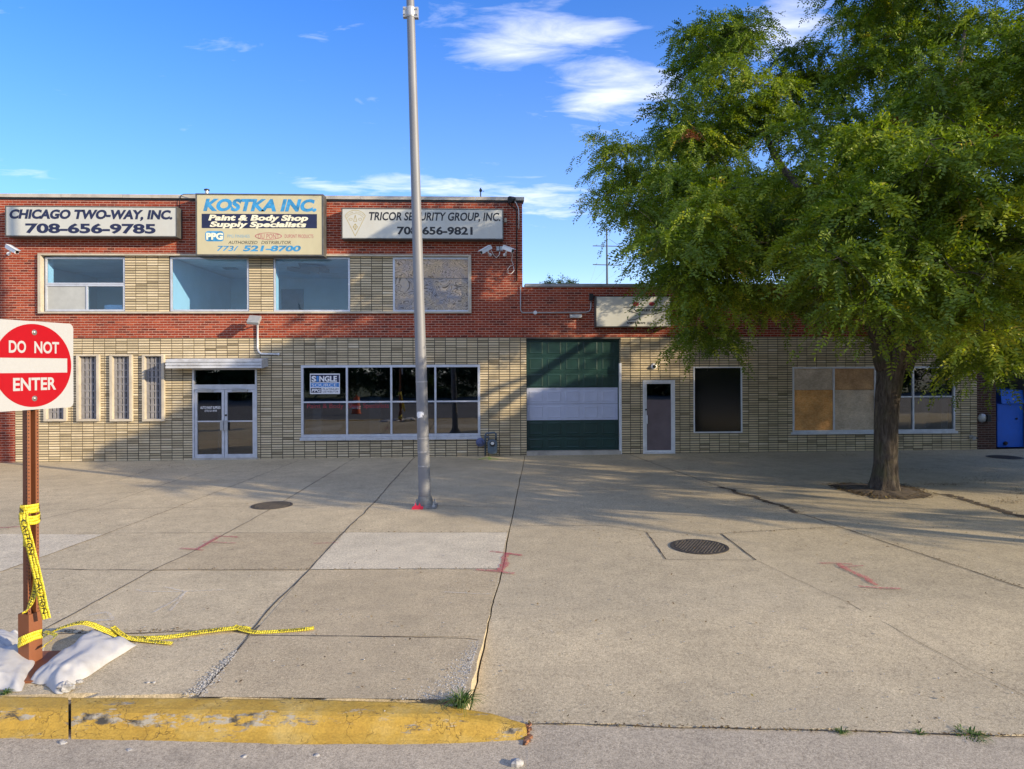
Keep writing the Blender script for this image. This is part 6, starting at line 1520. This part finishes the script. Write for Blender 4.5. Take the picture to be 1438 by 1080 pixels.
# low growth beyond the roofs
M_far = leaf_mat('far_leaves', [(0, (.02, .045, .012)), (.6, (.05, .09, .02)), (1, (.12, .14, .04))], .3)
def small_tree(name, label, x, y, ztop, rad, n, seed, cat='tree', zlow=None):
    r_ = random.Random(seed); root = thing(name, label, cat, (x, y, -.1)); cl = []; zlow = ztop - rad*1.7 if zlow is None else zlow
    for k in range(n):
        while True:
            d = Vector((r_.uniform(-1, 1), r_.uniform(-1, 1), r_.uniform(-1, 1)))
            if d.length < 1: break
        cl.append((Vector((x + d.x*rad, y + d.y*rad*.8, (ztop+zlow)/2 + d.z*(ztop-zlow)/2)), rad*.28 + .15, .45 + .3*r_.uniform(-1, 1)))
    a, b, c, d = fronds_for(cl, 60, .5); leaves_mesh('crown', a, b, c, d, .14, .07, 5, M_far, root, (x, y, -.1))
    mb = MB(); mb.tube([(x, y, -.8), (x + .1, y, zlow + .5), (x, y + .1, ztop - rad*.5)], [.25, .18, .05], 10)
    for c_, _, _ in cl[::3]: mb.tube([(x, y, min(zlow + .6, c_.z)), Vector((x, y, c_.z)).lerp(c_, .5) - Vector((0, 0, .2)), c_], [.07, .04, .015], 5, False)
    mb.build('trunk', M_bark, root, True)
for u, v, lb, sd in ((771, 392, 'tree top just showing over the low roof, left one of two', 3), (797, 391.5, 'tree top just showing over the low roof, right one of two', 8)):
    p = AT(u, v, 58); small_tree('tree', lb, p.x, 58, p.z, .85, 16, sd)
for u, v, dd, rr_, n, lb in ((1405, 470, 30, 3.0, 60, 'dark bushy tree behind the blue dumpster'), (1470, 430, 34, 4.5, 80, 'dark tree at the right edge behind the dumpster')):
    p = AT(u, v, dd); small_tree('tree', lb, p.x, dd, p.z, rr_, n, int(u), zlow=.6)
# across the street, seen mirrored in the shop glass: a screen of trees and the orange drums of the road works
cl = []
r_ = random.Random(5)
for k in range(620):
    x = r_.uniform(-75, 60); cl.append((Vector((x, -24 + r_.uniform(-2.5, 2.5), r_.uniform(.3, 6.0) + .8*math.sin(x*.35))), 1.3, .35 + .25*r_.uniform(-1, 1)))
a, b, c, d = fronds_for(cl, 20, .4); kind(leaves_mesh('wood', a, b, c, d, .30, .17, 6, M_far, None, (0, -24, 0)), 'stuff')
mb = MB(); mb.poly([(-90, -60, GRADE*-90 - .16), (90, -60, GRADE*90 - .16), (90, -20, GRADE*90 - .16), (-90, -20, GRADE*-90 - .16)]); kind(mb.build('verge', plain('verge_grass', (.07, .09, .03), .95, 0, .4, 1.5)), 'structure')
M_or = plain('drum_orange', (.62, .09, .015), .45, 0, .08, 6); M_dw = plain('drum_band_white', (.75, .74, .70), .4)
def drum():
    root = thing('traffic_drum', 'orange and white traffic drum', 'traffic drum', (0, 0, 0)); mb = MB()
    prof = [(0, .30), (.06, .30), (.061, .26), (.25, .255), (.251, .245), (.45, .24), (.451, .23), (.65, .225), (.651, .215), (.85, .21), (.851, .20), (1.0, .19), (1.01, .15)]
    mb.lathe((0, 0, 0), (0, 0, 1), prof, 24); mb.build('body', M_or, root)
    for z0_, z1_, r_ in ((.28, .43, .256), (.68, .83, .226)): mb = MB(); mb.lathe((0, 0, 0), (0, 0, 1), [(z0_, r_ - .003), (z0_ + .002, r_), (z1_, r_ - .008), (z1_ + .002, r_ - .012)], 24); mb.build('white_band', M_dw, root)
    mb = MB(); mb.box(-.06, .06, -.015, .015, 1.005, 1.12); mb.build('handle', M_or, root); return root
dr = drum()
DR = ((-7.3, -1.2, 'orange and white traffic drum mirrored in the second pane of the shop window'), (-17.4, -1.0, 'orange and white traffic drum mirrored in the left glass door'), (-4.2, -9.0, 'far orange traffic drum mirrored small in the third pane of the shop window'), (3.2, -8.0, 'far orange traffic drum mirrored in the last pane of the shop window'))
for k, (x, y, lb) in enumerate(DR):
    if k == 0: o = dr
    else:
        o = dr.copy(); COL.objects.link(o)
        for ch in list(dr.children): c = ch.copy(); COL.objects.link(c); c.parent = o
    o.location = (x, y, GRADE*x - .15); o['label'] = lb; o['group'] = 'traffic drums along the street'
